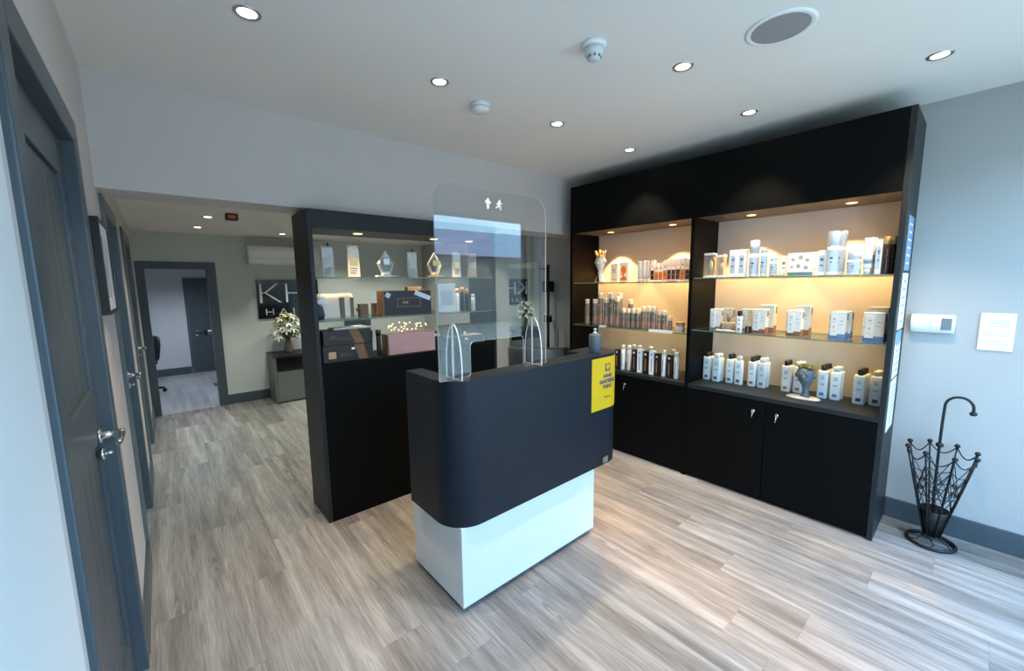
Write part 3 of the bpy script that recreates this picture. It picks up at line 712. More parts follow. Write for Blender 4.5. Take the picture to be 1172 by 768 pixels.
b = B(); b.box(-.13, .10, -.06, .06, 0, .010, .003); ob('slab', b, STEEL, t)
b = B(); b.box(-.12, .09, -.05, .05, .010, .0125, .001); ob('glass_face', b, PLASTG, t)
for x, l_ in ((1.062, 'slim black tube upright beside the stacked black gift boxes'), (1.122, 'slim black tube upright beside the rose coloured box')):
    t = thing('slim_tube', (x, 2.72, ZD3), l_, 'tube', 'slim black tubes')
    b = B(); b.lathe([(.001, .0005), (.015, .0005), (.016, .01), (.016, .135), (.013, .14)], 16); ob('tube', b, DKBOX, t)
    b = B(); b.lathe([(.0175, .135), (.0175, .175), (.001, .176)], 16); ob('tube_cap', b, IRON, t)
t = carton('rose_box', 1.335, 2.69, ZD3, .36, .11, .142, PINK, 'long dusty rose box with bronze end panel on the cabinet top', 'gift box', rz=-.04)
b = B(); b.box(-.1815, -.172, -.0565, .054, .002, .141, .001); ob('end_face', b, BROWN, t)
b = B(); b.box(-.17, .178, -.0565, -.0545, .018, .022); ob('bottom_line', b, COPPER, t)
# fairy lights lying over the rose box
t = thing('fairy_lights', (1.36, 2.78, ZD3+.143), 'tangle of warm glowing fairy lights lying over the rose box', 'fairy lights')
rr = random.Random(5); pts = []
for k in range(30): pts.append((-.13+.27*(k/29)+rr.uniform(-.02, .02), rr.uniform(-.05, .05), .004+rr.random()*.085*(.4+.6*math.sin(PI*k/29))))
b = B(); b.tube(pts, .0008, 5); ob('wire', b, COPPER, t)
for p in pts[::1]:
    b = B(); b.ball((0, 0, 0), .0042, 1); ob('bulb', b, BULB, t, loc=p)
# straightener case with tan lining and dark styling kit
t = thing('styling_case', (1.81, 2.72, ZD3), 'open black styling case with tan lining at the cabinet end', 'case')
b = B(); b.box(-.17, .17, -.09, .09, .0005, .075, .012); ob('case_base', b, DKBOX, t)
b = B(); b.box(-.17, .17, -.006, .006, -.05, .05, .004, M=Matrix.Translation((0, .065, .115)) @ Matrix.Rotation(-.5, 4, 'X')); ob('case_lid', b, DKBOX, t)
b = B(); b.box(-.02, .14, -.075, .0, .0752, .082, .003); ob('lining', b, mat('tan_leather', (.40, .27, .19), .6, var=.1), t)
b = B(); b.box(-.03, -.005, -.092, -.0895, .05, .062); b.box(.03, .05, .01, .02, .0755, .10, .002); ob('clasp', b, PLAST, t)
t = carton('slim_box', 1.565, 2.74, ZD3, .05, .05, .125, DKBOX, 'small black upright box between the rose box and the styling case', 'box')
b = B(); b.box(-.018, .018, -.0262, -.0248, .09, .11); ob('front_label', b, PLASTG, t)

# ------------------------------------------------------------------ retail products
PROTO = {}
def place(key, maker, name, x, y, z, label, cat, group, rz=0):
    z += .0006
    if key in PROTO: return dup(PROTO[key], (x, y, z), rz, label, group)
    t = thing(name, (x, y, z), label, cat, group, rz); maker(t); PROTO[key] = t; return t
BOTW = mat('white_bottle', (.80, .81, .81), .3, var=.01)
CAPB = mat('black_cap', (.012, .012, .013), .35, var=.1)
LBL = {'grey': mat('label_grey', (.10, .11, .13), .5, var=.3, vscale=120), 'red': mat('label_red', (.40, .13, .07), .5, var=.3, vscale=120),
       'blue': mat('label_blue', (.10, .19, .38), .5, var=.3, vscale=120), 'dark': mat('label_navy', (.03, .06, .14), .5, var=.3, vscale=120)}
def flat_bottle(w, d, h, cap, lab):
    def mk(t):
        b = B(); H = h
        b.loft([(0, d*.88, w*.90), (.004, d, w), (H*.93, d, w), (H*.985, d*.92, w*.94), (H, d*.5, w*.6)], 32, 5); ob('bottle', b, BOTW, t)
        b = B()
        if cap == 'black': b.lathe([(.014, H-.002), (.015, H), (.015, H+.030), (.013, H+.033), (.001, H+.033)], 18)
        else: b.loft([(H-.002, .014, .018), (H+.026, .014, .018), (H+.030, .012, .016)], 20, 3)
        ob('bottle_cap', b, CAPB if cap == 'black' else BOTW, t)
        b = B(); b.box(-d-.0008, -d+.0005, -w*.42, w*.42, .018, .018+w*.72, .0003); ob('color_label', b, LBL[lab], t)
        b = B()
        for k, (z_, ww) in enumerate(((H*.80, .34), (H*.74, .4), (H*.70, .3), (H*.52, .42), (H*.48, .3))): b.box(-d-.0006, -d+.0005, -w*ww, w*ww, z_-.0022, z_+.0022)
        ob('print_lettering', b, GREYT, t)
    return mk
DSC = {'grey': 'grey', 'red': 'rust red', 'blue': 'mid blue', 'dark': 'navy'}
pairs = [('A', 'grey', 1.378, 3.215, 1.302, 3.200, 'nearest the divider'), ('B', 'grey', 1.212, 3.225, 1.146, 3.215, 'second pair from the divider'), ('C', 'red', 1.062, 3.235, .998, 3.235, 'next to the grey labelled bottles'),
         ('D', 'red', .850, 3.245, .782, 3.260, 'behind the sculpted head'), ('E', 'blue', .640, 3.230, .574, 3.235, 'beside the sculpted head'), ('F', 'dark', .455, 3.225, .380, 3.255, 'at the end panel')]
for n, lab, y1, x1, y2, x2, where in pairs:
    w_ = .0275 if n != 'F' else .029
    g = 'bottles on the counter of the wider bay'
    place('fbk'+lab, flat_bottle(w_, .0165, .184, 'black', lab), 'shampoo_bottle', x1, y1, CT, 'black capped white bottle with %s label, front row, %s' % (DSC[lab], where), 'bottle', g)
    place('fwh'+lab, flat_bottle(w_+.001, .0165, .184, 'white', lab), 'conditioner_bottle', x2, y2, CT, 'white capped white bottle with %s label, front row, %s' % (DSC[lab], where), 'bottle', g)
    place('fbk'+lab, None, 'shampoo_bottle', x1+.045, y1-.004, CT, 'black capped white bottle with %s label, second row, %s' % (DSC[lab], where), 'bottle', g)
    if n in 'ACDEF':
        place('fwh'+lab, None, 'conditioner_bottle', min(x2+.046, 3.34), y2-.006, CT, 'white capped white bottle with %s label, second row, %s' % (DSC[lab], where), 'bottle', g)
    if n in 'CEF' :
        place('fbk'+lab, None, 'shampoo_bottle', x1+.09, y1-.008, CT, 'black capped white bottle with %s label, third row, %s' % (DSC[lab], where), 'bottle', g)

# sculpted head with moss on a white stone
t = thing('sculpted_head', (3.115, .705, CT), 'grey sculpted head with mossy hair on a slim neck, on white stone', 'ornament')
b = B(); b.loft([(.0006, .045, .085, 0, .01), (.006, .052, .095, 0, .01), (.014, .046, .085, 0, .01), (.019, .030, .06, 0, .01)], 28, 2.5); ob('stone_slab', b, mat('white_stone', (.42, .40, .37), .6, bump=.3, bscale=60, var=.1, vscale=25), t)
b = B(); b.loft([(.018, .024, .030), (.03, .018, .022), (.06, .014, .017), (.085, .018, .020), (.105, .026, .030), (.125, .036, .040, -.003, .002), (.150, .042, .046, -.004, .004), (.178, .042, .048, -.002, .006), (.198, .036, .042, 0, .006), (.206, .02, .03, 0, .006)], 28, 2.1)
for f_, r_ in (((-.046, .004, .150), .011), ((-.043, .022, .168), .008), ((-.043, -.012, .168), .008), ((0, -.045, .155), .012), ((0, .052, .155), .012)): b.ball(f_, r_, 2, 1.4)
b.loft([(.127, .006, .014, -.038, .004), (.133, .008, .016, -.039, .004), (.138, .005, .013, -.038, .004)], 14, 2)
ob('head', b, mat('slate_sculpture', (.10, .125, .15), .6, bump=.3, bscale=70, var=.2, vscale=30), t)
b = B(); rr = random.Random(3)
for k in range(46):
    a = rr.random()*2*PI; q = rr.random()**.5*.040; b.ball((q*math.cos(a), .006+q*math.sin(a)*1.1, .203+.018*(1-(q/.042)**2)+rr.random()*.006), .007+rr.random()*.004, 1)
ob('moss', b, mat('moss', (.13, .11, .03), .9, bump=.6, bscale=150, var=.5, vscale=60), t)

# left bay counter: slim white bottles and black cartons
def slim_bottle(h, r, m):
    def mk(t):
        b = B(); b.lathe([(.001, 0), (r*.95, 0), (r, .003), (r, h*.80), (r*.8, h*.83), (r*.45, h*.84)], 20); ob('bottle', b, m, t)
        b = B(); b.lathe([(r*.82, h*.83), (r*.82, h*.985), (r*.7, h), (.001, h)], 20); ob('bottle_cap', b, BOTW, t)
        b = B(); b.box(-r-.0006, -r+.002, -.0035, .0035, h*.14, h*.66); ob('print_lettering', b, GREYT, t)
    return mk
def slim_carton(h, w, d, m, dot):
    def mk(t):
        b = B(); b.box(-d, d, -w, w, 0, h, .0012); ob('carton', b, m, t)
        b = B(); b.box(-d-.0008, -d+.0004, -.0035, .0035, h*.12, h*.68); ob('print_lettering', b, GREYT if m is PAPER else COPPER, t)
        b = B(); b.box(-d-.0008, -d+.0004, -w*.35, w*.35, h*.82, h*.90); ob('emblem', b, PAPER if dot else GREYT, t)
    return mk
SILV = mat('silvery_bottle', (.62, .64, .65), .35, var=.02)
g = 'bottles and cartons on the counter of the narrower bay'
row = [('b', 2.044, .220), ('s', 1.985, .222), ('k', 1.925, .192), ('w', 1.872, .200), ('k', 1.815, .190), ('w', 1.760, .198), ('k', 1.712, .182), ('b', 1.658, .216), ('k', 1.605, .184), ('b', 1.552, .212)]
nm = {'b': 'round white bottle', 's': 'silvery round bottle', 'k': 'slim black carton', 'w': 'slim white carton'}
wh = ['beside the pump bottle', 'second from the pump bottle', 'third from the pump bottle', 'fourth from the pump bottle', 'fifth from the pump bottle', 'sixth from the pump bottle', 'fourth from the divider', 'third from the divider', 'second from the divider', 'closest to the divider']
for (k, y, h), w_ in zip(row, wh):
    lab = '%s in the counter row of the narrower bay, %s' % (nm[k], w_)
    if k in 'bs': place('sb'+k+str(h), slim_bottle(h, .0195, BOTW if k == 'b' else SILV), 'slim_bottle', 3.06, y, CT, lab, 'bottle', g)
    else: place('sc'+k+str(h), slim_carton(h, .0215, .020, DKBOX if k == 'k' else PAPER, k == 'k'), 'slim_carton', 3.06, y, CT, lab, 'carton', g)
for i, y in enumerate((1.99, 1.93, 1.82, 1.62)):
    place('sbb.218', slim_bottle(.218, .0195, BOTW), 'slim_bottle', 3.14, y, CT, 'round white bottle in second row of narrower bay counter, %s' % ('by the silvery bottle', 'behind first black carton', 'behind middle black carton', 'behind last black cartons')[i], 'bottle', g)
place('sck.175', slim_carton(.175, .02, .02, DKBOX, True), 'slim_carton', 3.06, 2.10, CT, 'black carton half hidden behind the pump bottle on the desk', 'carton', g)
place('lbx', slim_carton(.15, .045, .03, DKBOX, True), 'black_box', 3.08, 2.26, CT, 'black box in the dark corner of the narrower bay counter, nearer the pump bottle', 'box', 'black boxes in the dark corner')
place('lbx', None, 'black_box', 3.08, 2.38, CT, 'black box in the dark corner of the narrower bay counter, against the side panel', 'box', 'black boxes in the dark corner')

# left bay middle shelf: spray cans
CANG = mat('can_taupe', (.16, .15, .14), .35, .35, var=.08, vscale=20)
CANP = mat('can_rose_band', (.30, .19, .16), .4, .2, var=.15, vscale=40)
CANC = mat('can_cream_cap', (.66, .58, .50), .4, var=.03)
def spray_can(h, r, capf):
    def mk(t):
        b = B(); hb = h*(1-capf); b.lathe([(.001, 0), (r*.96, 0), (r, .003), (r, hb*.95), (r*.9, hb*.985), (r*.7, hb)], 20); ob('can', b, CANG, t)
        b = B(); b.lathe([(r*.86, hb*.99), (r*.88, hb), (r*.88, h*.985), (r*.8, h), (.001, h)], 20); ob('can_cap', b, CANC, t)
        b = B(); b.lathe([(r+.0005, h*.06), (r+.0005, h*.36)], 20, cap=False); ob('printed_band', b, CANP, t)
        b = B(); b.box(-r-.0012, -r+.001, -.0035, .0035, hb*.72, hb*.76); ob('emblem', b, PAPER, t)
    return mk
Z2 = G2[0]
tall = [(2.440, .238), (2.350, .242), (2.285, .300), (2.222, .252), (2.165, .298), (2.105, .272)]
ordn = ('first', 'second', 'third', 'fourth', 'fifth', 'sixth', 'seventh', 'eighth', 'ninth', 'tenth')
for i, (y, h) in enumerate(tall):
    place('can%.3f' % h, spray_can(h, .0225, .16), 'spray_can', 3.045, y, Z2, 'tall taupe spray can with cream cap, %s from the dark side panel' % ordn[i], 'spray can', 'tall spray cans in the narrower bay')
for i, (y, h) in enumerate(((2.40, .238), (2.24, .300), (2.13, .298), (2.02, .242))):
    place('can%.3f' % h, None, 'spray_can', 3.12, y, Z2, 'tall taupe spray can in the second row, %s from the dark side panel' % ordn[i], 'spray can', 'tall spray cans in the narrower bay')
short = [(2.044, .168), (1.998, .168), (1.955, .168), (1.912, .168), (1.860, .190), (1.812, .190), (1.770, .186), (1.722, .160), (1.680, .158)]
for i, (y, h) in enumerate(short):
    place('can%.3f' % h, spray_can(h, .0185, .22), 'spray_can', 3.05+.004*i, y, Z2, 'short taupe can with pale cap, %s along from the tall cans' % ordn[i], 'spray can', 'short spray cans in the narrower bay')
for i, (y, h) in enumerate(((1.975, .168), (1.93, .168), (1.835, .190), (1.79, .190), (1.70, .160))):
    place('can%.3f' % h, None, 'spray_can', 3.115, y, Z2, 'short taupe can in the second row, %s along from the tall cans' % ordn[i], 'spray can', 'short spray cans in the narrower bay')
place('can.116', spray_can(.116, .0175, .3), 'spray_can', 3.10, 1.640, Z2, 'smallest taupe can with cream cap, last before the stacked jars', 'spray can', 'short spray cans in the narrower bay')
for k, (zz, lab) in enumerate(((Z2+.0006, 'wide cream jar, lower of the stacked pair beside the smallest can'), (Z2+.0382, 'wide cream jar, upper of the stacked pair beside the smallest can'))):
    t = thing('cream_jar', (3.11, 1.560, zz), lab, 'jar', 'stacked cream jars')
    b = B(); b.lathe([(.001, 0), (.032, 0), (.034, .002), (.034, .019), (.031, .020)], 24); ob('jar', b, CANC, t)
    b = B(); b.lathe([(.035, .018), (.036, .020), (.036, .035), (.034, .037), (.001, .037)], 24); ob('jar_lid', b, COPPER if k else CREAM, t)
for y, w_, lab in ((1.665, .20, 'white shelf card in a clear holder lying before the small cans'), (2.225, .07, 'small white shelf card lying before the tall cans')):
    t = thing('shelf_card', (3.0065, y, Z2), lab, 'shelf card', 'white shelf cards')
    b = B(); b.box(-.014, .010, -w_/2, w_/2, .0006, .006, .001); ob('card', b, PLAST, t)
    b = B(); b.box(-.0155, -.0135, -w_/2, w_/2, -.010, .014, .0006); ob('front_lip', b, PAPER, t)

# left bay top shelf
Z1 = G1[0]
t = thing('crowned_figurine', (3.09, 2.33, Z1), 'white figurine with a spiky gold crown at the dark end of the shelf', 'ornament')
b = B(); b.loft([(.0006, .03, .058), (.008, .032, .06), (.03, .026, .048), (.07, .018, .028), (.105, .014, .020), (.125, .02, .03), (.150, .034, .038), (.185, .040, .044), (.215, .036, .040), (.232, .028, .034), (.236, .01, .01)], 24, 2.3); b.ball((-.038, 0, .18), .012, 2, 1.3); b.ball((0, .05, .185), .013, 2, 1.5); b.ball((0, -.05, .185), .013, 2, 1.5)
ob('figure', b, mat('glazed_white', (.80, .78, .74), .3, var=.02), t)
b = B(); b.lathe([(.033, .222), (.036, .236), (.034, .240)], 20)
for k in range(9):
    a = 2*PI*k/9; b.tube([(.032*math.cos(a), .034*math.sin(a), .234), (.048*math.cos(a), .052*math.sin(a), .290)], .004, 6, rr=[.006, .0015])
b.tube([(0, 0, .234), (0, 0, .298)], .004, 6, rr=[.007, .0015]); ob('crown', b, GOLD, t)
b = B(); b.prism([(-.016, .006), (.016, .006), (.004, .085), (-.004, .085)], 0, .004, M=frameM((-.034, 0, 0), (0, -1, 0), (0, 0, 1))); ob('recess_shade', b, DKBOX, t)  # raised dark wedge painting the shade of a hollow
ORNG = mat('orange_print', (.62, .16, .03), .5, var=.15, vscale=40)
for y, w_, h_, lab, kk in ((2.185, .075, .165, 'white picture card standing beside the crowned figurine', 0), (2.085, .088, .172, 'white picture card with an orange silhouette print', 1)):
    t = thing('picture_card', (3.10, y, Z1), lab, 'picture card', 'picture cards on the top shelf')
    b = B(); b.box(-.003, .003, -w_/2, w_/2, .0006, h_, .001); b.prism([(0, 0), (.05, 0), (0, .1)], -.001, .001, M=frameM((.003, 0, .0006), (1, 0, 0), (0, 0, 1))); ob('card', b, CREAM, t)
    b = B(); M = Matrix.Translation((-.0032, 0, h_*.62)) @ Matrix.Rotation(-PI/2, 4, 'Y')
    if kk:
        b.lathe([(.028, 0), (.028, .0008)], 20, M=M, sx=1.25); b.prism([(-.034, .018), (.036, .018), (.030, .036), (.008, .05), (-.004, .075), (-.022, .075), (-.006, .045), (-.034, .036)], 0, .0008, M=frameM((-.003, 0, 0), (0, -1, 0), (0, 0, 1)))
    else:
        b.lathe([(.020, 0), (.020, .0008)], 20, M=M, sx=1.2); b.box(-.0038, -.0029, -.028, .028, .02, .03)
    ob('printed_figure', b, ORNG if kk else mat('pale_orange_print', (.62, .40, .22), .5, var=.2, vscale=40), t)
def tube_item(h, w, body, capm, band=None):
    def mk(t):
        b = B(); b.loft([(h*.16, .015, w), (h*.2, .0165, w*1.02), (h*.6, .012, w*1.08), (h*.97, .003, w*1.15), (h, .002, w*1.15)], 24, 2.4); ob('tube', b, body, t)
        b = B(); b.loft([(0, .013, w*.82), (h*.16, .0135, w*.86), (h*.175, .010, w*.6)], 20, 2.4); ob('tube_cap', b, capm, t)
        if band:
            b = B(); b.loft([(h*.3, .0170, w*1.065), (h*.52, .0145, w*1.10)], 24, 2.4); ob('printed_band', b, band, t)
    return mk
SILT = mat('silver_tube', (.55, .56, .57), .35, .3, var=.05)
for i, y in enumerate((1.905, 1.868, 1.832)):
    place('silt', tube_item(.172, .014, SILT, BOTW), 'hair_tube', 3.06, y, Z1, 'silver tube on the top shelf, %s along from the picture cards' % ordn[i], 'tube', 'silver tubes on the top shelf')
seq = [(1.785, .172, 'p', 'b'), (1.748, .150, 'p', 'o'), (1.712, .150, 'p', 'o'), (1.674, .168, 'c', 'o'), (1.640, .178, 'c', 'k'), (1.604, .176, 'c', 'k'), (1.568, .182, 'c', 'k'), (1.530, .180, 'c', 'o'), (1.494, .172, 'c', 'k')]
BND = {'b': DKBOX, 'o': ORNG, 'k': mat('black_copper_band', (.05, .035, .03), .4, var=.3, vscale=40)}
for i, (y, h, m_, bd) in enumerate(seq):
    def mkc(t, h=h, bd=bd):
        b = B(); b.box(-.016, .016, -.0155, .0155, 0, h, .0012); ob('carton', b, CREAM, t)
        b = B(); b.box(-.0168, -.0156, -.0145, .0145, h*.10, h*.52, .0003); ob('color_band', b, BND[bd], t)
        b = B(); b.box(-.0168, -.0156, -.009, .009, h*.68, h*.72); b.box(-.0168, -.0156, -.006, .006, h*.77, h*.79); b.box(-.0174, -.0160, -.008, .008, h*.3, h*.33); ob('print_lettering', b, ORNG if bd != 'o' else DKBOX, t)
    place('crt%s%.3f' % (bd, h), mkc, 'slim_carton', 3.07, y, Z1, 'cream carton with %s band on the top shelf, %s along from the silver tubes' % ({'b': 'black', 'o': 'orange', 'k': 'dark copper'}[bd], ordn[i]), 'carton', 'cream cartons on the top shelf')
for i, (y, m_) in enumerate(((1.72, PAPER), (1.60, ORNG), (1.52, CREAM))):
    t = thing('sachet', (3.02, y, Z1), ('white sachet lying flat before the orange banded cartons', 'orange sachet lying flat before the dark banded cartons', 'cream sachet lying flat nearest the divider')[i], 'sachet', 'flat sachets on the top shelf', rz=.3-.25*i)
    b = B(); b.loft([(.0008, .012, .045), (.005, .012, .044), (.009, .008, .036)], 20, 5); ob('sachet', b, m_, t)
    b = B(); b.box(-.006, .006, -.02, .02, .0088, .0098); ob('printed_patch', b, DKBOX, t)

# right bay top shelf
Z1 = G1[1]
CLR = frosted('clear_plastic_box', (.62, .60, .55), .22)
def clear_box(w, d, h, inner):
    def mk(t):
        b = B(); b.box(-d, d, -w, w, .012, h-.014, .001); ob('clear_sleeve', b, CLR, t)
        b = B(); b.box(-d-.001, d+.001, -w-.001, w+.001, h-.016, h, .002); ob('box_lid', b, PLAST, t)
        b = B(); b.box(-d-.001, d+.001, -w-.001, w+.001, 0, .014, .002); ob('box_base', b, PLAST, t)
        b = B(); b.lathe([(.001, .014), (.018, .014), (.018, h*.6), (.007, h*.68), (.007, h*.80), (.001, h*.81)], 16); ob('inner_bottle', b, inner, t)
    return mk
GREENB = mat('green_bottle', (.16, .24, .13), .3, var=.1); AMBB = mat('grey_bottle', (.28, .25, .24), .3, var=.1)
g = 'products on the top shelf of the wider bay'
place('cb1', clear_box(.034, .03, .178, GREENB), 'clear_gift_box', 3.12, 1.352, Z1, 'clear box with white ends holding a green bottle, by the divider', 'boxed bottle', g)
place('cb2', clear_box(.027, .025, .160, AMBB), 'clear_gift_box', 3.10, 1.266, Z1, 'smaller clear box with white ends holding a grey bottle', 'boxed bottle', g)
LBLU = mat('pale_blue_label', (.40, .52, .66), .5, var=.1, vscale=40)
def label_carton(w, d, h, body=PAPER, lid=None, lab=LBLU):
    def mk(t):
        b = B(); b.box(-d, d, -w, w, 0, h, .0015); ob('carton', b, body, t)
        b = B(); b.box(-d-.0009, -d+.0004, -w*.62, w*.62, h*.14, h*.80, .0003); ob('front_label', b, lab, t)
        b = B()
        for z_, ww in ((h*.66, .42), (h*.60, .3), (h*.40, .34)): b.box(-d-.0014, -d-.0005, -w*ww, w*ww, z_-.003, z_+.003)
        ob('print_lettering', b, DARKT, t)
    return mk
def capped_bottle(r, h, capf, body, capm, lab):
    def mk(t):
        b = B(); hb = h*(1-capf); b.lathe([(.001, 0), (r*.96, 0), (r, .003), (r, hb*.97), (r*.85, hb)], 24); ob('bottle', b, body, t)
        b = B(); b.lathe([(r*.96, hb*.985), (r*.98, h*.985), (r*.9, h), (.001, h)], 24); ob('bottle_cap', b, capm, t)
        b = B(); b.lathe([(r+.0006, hb*.12), (r+.0006, hb*.85)], 24, cap=False); ob('printed_label', b, lab, t)
        b = B(); b.box(-r-.0018, -r+.001, -.007, .007, hb*.55, hb*.6); b.box(-r-.0018, -r+.001, -.005, .005, hb*.42, hb*.45); ob('print_lettering', b, DARKT, t)
    return mk
place('lc1', label_carton(.024, .026, .185), 'label_carton', 3.07, 1.166, Z1, 'upright white carton with pale blue front label, next to the clear boxes', 'carton', g)
place('lc1', None, 'label_carton', 3.07, 1.110, Z1, 'upright white carton with pale blue label, beside the tall white capped bottle', 'carton', g)
place('cp1', capped_bottle(.030, .240, .36, PLAST, BOTW, LBLU), 'capped_bottle', 3.07, 1.040, Z1, 'tall pale blue bottle with a big white cap near the divider', 'bottle', g)
place('cp2', capped_bottle(.020, .178, .12, PLAST, PLASTG, LBLU), 'capped_bottle', 3.05, .975, Z1, 'slim pale bottle with a grey cap beside the tall white capped one', 'bottle', g)
place('cp3', capped_bottle(.021, .13, .25, PLAST, BOTW, LBLU), 'capped_bottle', 3.05, .918, Z1, 'short pale bottle with white cap beside the slim bottle', 'bottle', g)
place('lc2', label_carton(.022, .02, .13, CREAM, None, PAPER), 'label_carton', 3.10, .868, Z1, 'small cream carton between the short bottle and wide picture box', 'carton', g)
t = thing('stone_dish', (3.03, .885, Z1), 'small flat stone dish lying before the small cream carton', 'dish', None)
b = B(); b.loft([(.0006, .018, .04), (.006, .02, .045), (.011, .016, .038)], 20, 2.2); ob('dish', b, MATS['white_stone'], t)
t = place('wide1', lambda t: None, 'picture_box', 3.085, .770, Z1, 'wide white box printed with small pictures over a green and blue strip', 'box', g)
b = B(); b.box(-.035, .035, -.068, .068, 0, .142, .0015); ob('carton', b, PAPER, t)
b = B(); b.box(-.0362, -.0348, -.066, .066, .002, .022); ob('green_strip', b, mat('green_strip', (.10, .26, .12), .5, var=.4, vscale=30), t)
b = B(); b.box(-.0368, -.0352, -.066, .03, .002, .012); ob('blue_strip', b, LBL['blue'], t)
b = B()
for y_, z_, s_ in ((.040, .10, .010), (.0, .112, .013), (-.035, .095, .011), (.045, .055, .008), (.01, .06, .012), (-.03, .05, .012)): b.lathe([(s_, 0), (s_, .0008)], 14, M=Matrix.Translation((-.035, y_, z_)) @ Matrix.Rotation(-PI/2, 4, 'Y'))
ob('small_pictures', b, mat('grey_brown_print', (.38, .34, .30), .6, var=.3, vscale=60), t)
place('lc3', label_carton(.022, .024, .150, PAPER, None, LBLU), 'label_carton', 3.085, .664, Z1, 'white carton tucked between the wide picture box and tallest bottle', 'carton', g)
place('cp4', capped_bottle(.0285, .258, .32, PLAST, BOTW, LBLU), 'capped_bottle', 3.06, .612, Z1, 'tallest pale bottle with a large white cap, front of its pair', 'bottle', g)
place('cp4', None, 'capped_bottle', 3.125, .590, Z1, 'tallest pale bottle with a large white cap, rear of its pair', 'bottle', g)
place('cp5', capped_bottle(.0335, .150, .42, PLAST, BOTW, LBLU), 'capped_bottle', 3.07, .512, Z1, 'squat wide bottle with a big white cap beside the tallest bottles', 'bottle', g)
for i in range(4):
    place('wt', tube_item(.205, .019, PLAST, BOTW, LBLU), 'hair_tube', 3.05+.03*i, .448-.008*i, Z1, 'white tube with pale blue band, %s in the row going back' % ordn[i], 'tube', 'white tubes on the top shelf of the wider bay')
BRB = mat('dark_brown_bottle', (.035, .02, .012), .25, var=.1)
for i, (x, y) in enumerate(((3.045, .372), (3.085, .352), (3.125, .362))):
    place('brb', capped_bottle(.0165, .205, .2, BRB, GOLD, BRB), 'brown_bottle', x, y, Z1, 'dark brown bottle with gold cap by the end panel, %s going back' % ordn[i], 'bottle', 'dark brown bottles')
place('lc4', label_carton(.012, .02, .19, PAPER, None, LBLU), 'label_carton', 3.035, .400, Z1, 'thin white carton between the white tubes and brown bottles', 'carton', g)

# right bay middle shelf: kit boxes
Z2 = G2[1]
BR = mat('brown_band', (.20, .10, .05), .5, var=.15, vscale=30); GB = mat('grey_band', (.17, .19, .20), .5, var=.15, vscale=30); BB = mat('blue_band', (.085, .17, .33), .5, var=.15, vscale=30)
def kit_box(w, d, h, band, twin=False):
    def mk(t):
        b = B(); b.box(-d, d, -w, w, 0, h, .0015); ob('carton', b, mat('kit_white', (.60, .605, .575), .5, var=.02), t)
        b = B(); b.box(-d-.0009, -d+.0004, -w, w, .001, h*.20, .0002); b.box(-d, d*.99, -w-.0009, -w+.0004, .001, h*.27, .0002); ob('color_band', b, band, t)
        b = B(); b.box(-d*.1, d*.75, -w-.0012, -w+.0004, h*.70, h*.93); ob('side_square', b, band if band is not BB else LBL['dark'], t)
        b = B(); b.box(-d-.0085, -d+.0004, -w*.05, w*.78, h*.14, h*.90, .001); ob('raised_front', b, MATS['kit_white'], t)
        b = B()
        for y_, z_, a_, c_ in ((w*.36, h*.74, w*.16, .0045), (w*.36, h*.64, w*.26, .0014), (w*.36, h*.46, .0035, .007), (w*.36, h*.30, w*.22, .0012)): b.box(-d-.0092, -d-.0080, y_-a_, y_+a_, z_-c_, z_+c_)
        for y_, z_, a_, c_ in ((w*.88, h*.48, .003, .004), (-w*.5, h*.55, w*.22, .0014), (-w*.5, h*.68, w*.16, .003)): b.box(-d-.0009, -d+.0003, y_-a_, y_+a_, z_-c_, z_+c_)
        ob('printed_marks', b, GREYT, t)
    return mk
g = 'kit boxes on the middle shelf of the wider bay'
place('kg', kit_box(.037, .028, .158, GB), 'kit_box', 3.075, 1.268, Z2, 'white kit box with a grey foot beside the twig pot', 'box', g)
place('kg', None, 'kit_box', 3.16, 1.09, Z2, 'white kit box with a grey foot behind the small white bottle', 'box', g)
place('kg', None, 'kit_box', 3.16, 1.225, Z2, 'white kit box with a grey foot partly hidden by the twigs', 'box', g)
for lab, y0, band, dd in (('brown', .980, BR, 'near the small black carton'), ('brown', .780, BR, 'in the middle of the shelf'), ('blue', .562, BB, 'between the brown and the last blue boxes'), ('blue', .397, BB, 'at the end panel')):
    big = y0 < .4
    mk = kit_box(.040 if not big else .047, .032, .166 if not big else .168, band); key = 'k'+lab+str(big)
    place(key, mk, 'kit_box', 3.075+(.02 if lab == 'blue' else 0), y0, Z2, 'white kit box, %s foot, front of pile %s' % (lab, dd), 'box', g)
    if y0 != .562 : place('kt'+lab+str(big), kit_box(.044, .03, .193 if not big else .197, band), 'kit_box', 3.165, y0-.018 if not big else y0-.006, Z2, 'taller white kit box, %s foot, rear of pile %s' % (lab, dd), 'box', g)
    else: place(key, mk, 'kit_box', 3.175, y0-.012, Z2, 'white kit box, %s foot, rear of pile %s' % (lab, dd), 'box', g)
place('kcl', slim_carton(.045, .018, .018, DKBOX, False), 'black_carton', 3.06, 1.044, Z2, 'low black carton between the small bottle and brown footed boxes', 'carton', None)
place('smb', flat_bottle(.017, .012, .118, 'black', 'grey'), 'small_bottle', 3.035, 1.096, Z2, 'small white bottle with a dark cap beside the twig pot', 'bottle', None)
t = thing('twig_pot', (3.06, 1.180, Z2), 'small woven pot of dry twigs standing on the glass shelf', 'ornament')
b = B(); b.loft([(.0006, .020, .040), (.01, .026, .048), (.055, .027, .050), (.066, .024, .046)], 28, 3); ob('pot', b, mat('woven_pot', (.26, .23, .18), .8, bump=.8, bscale=120, var=.4, vscale=70), t)
b = B(); rr = random.Random(11)
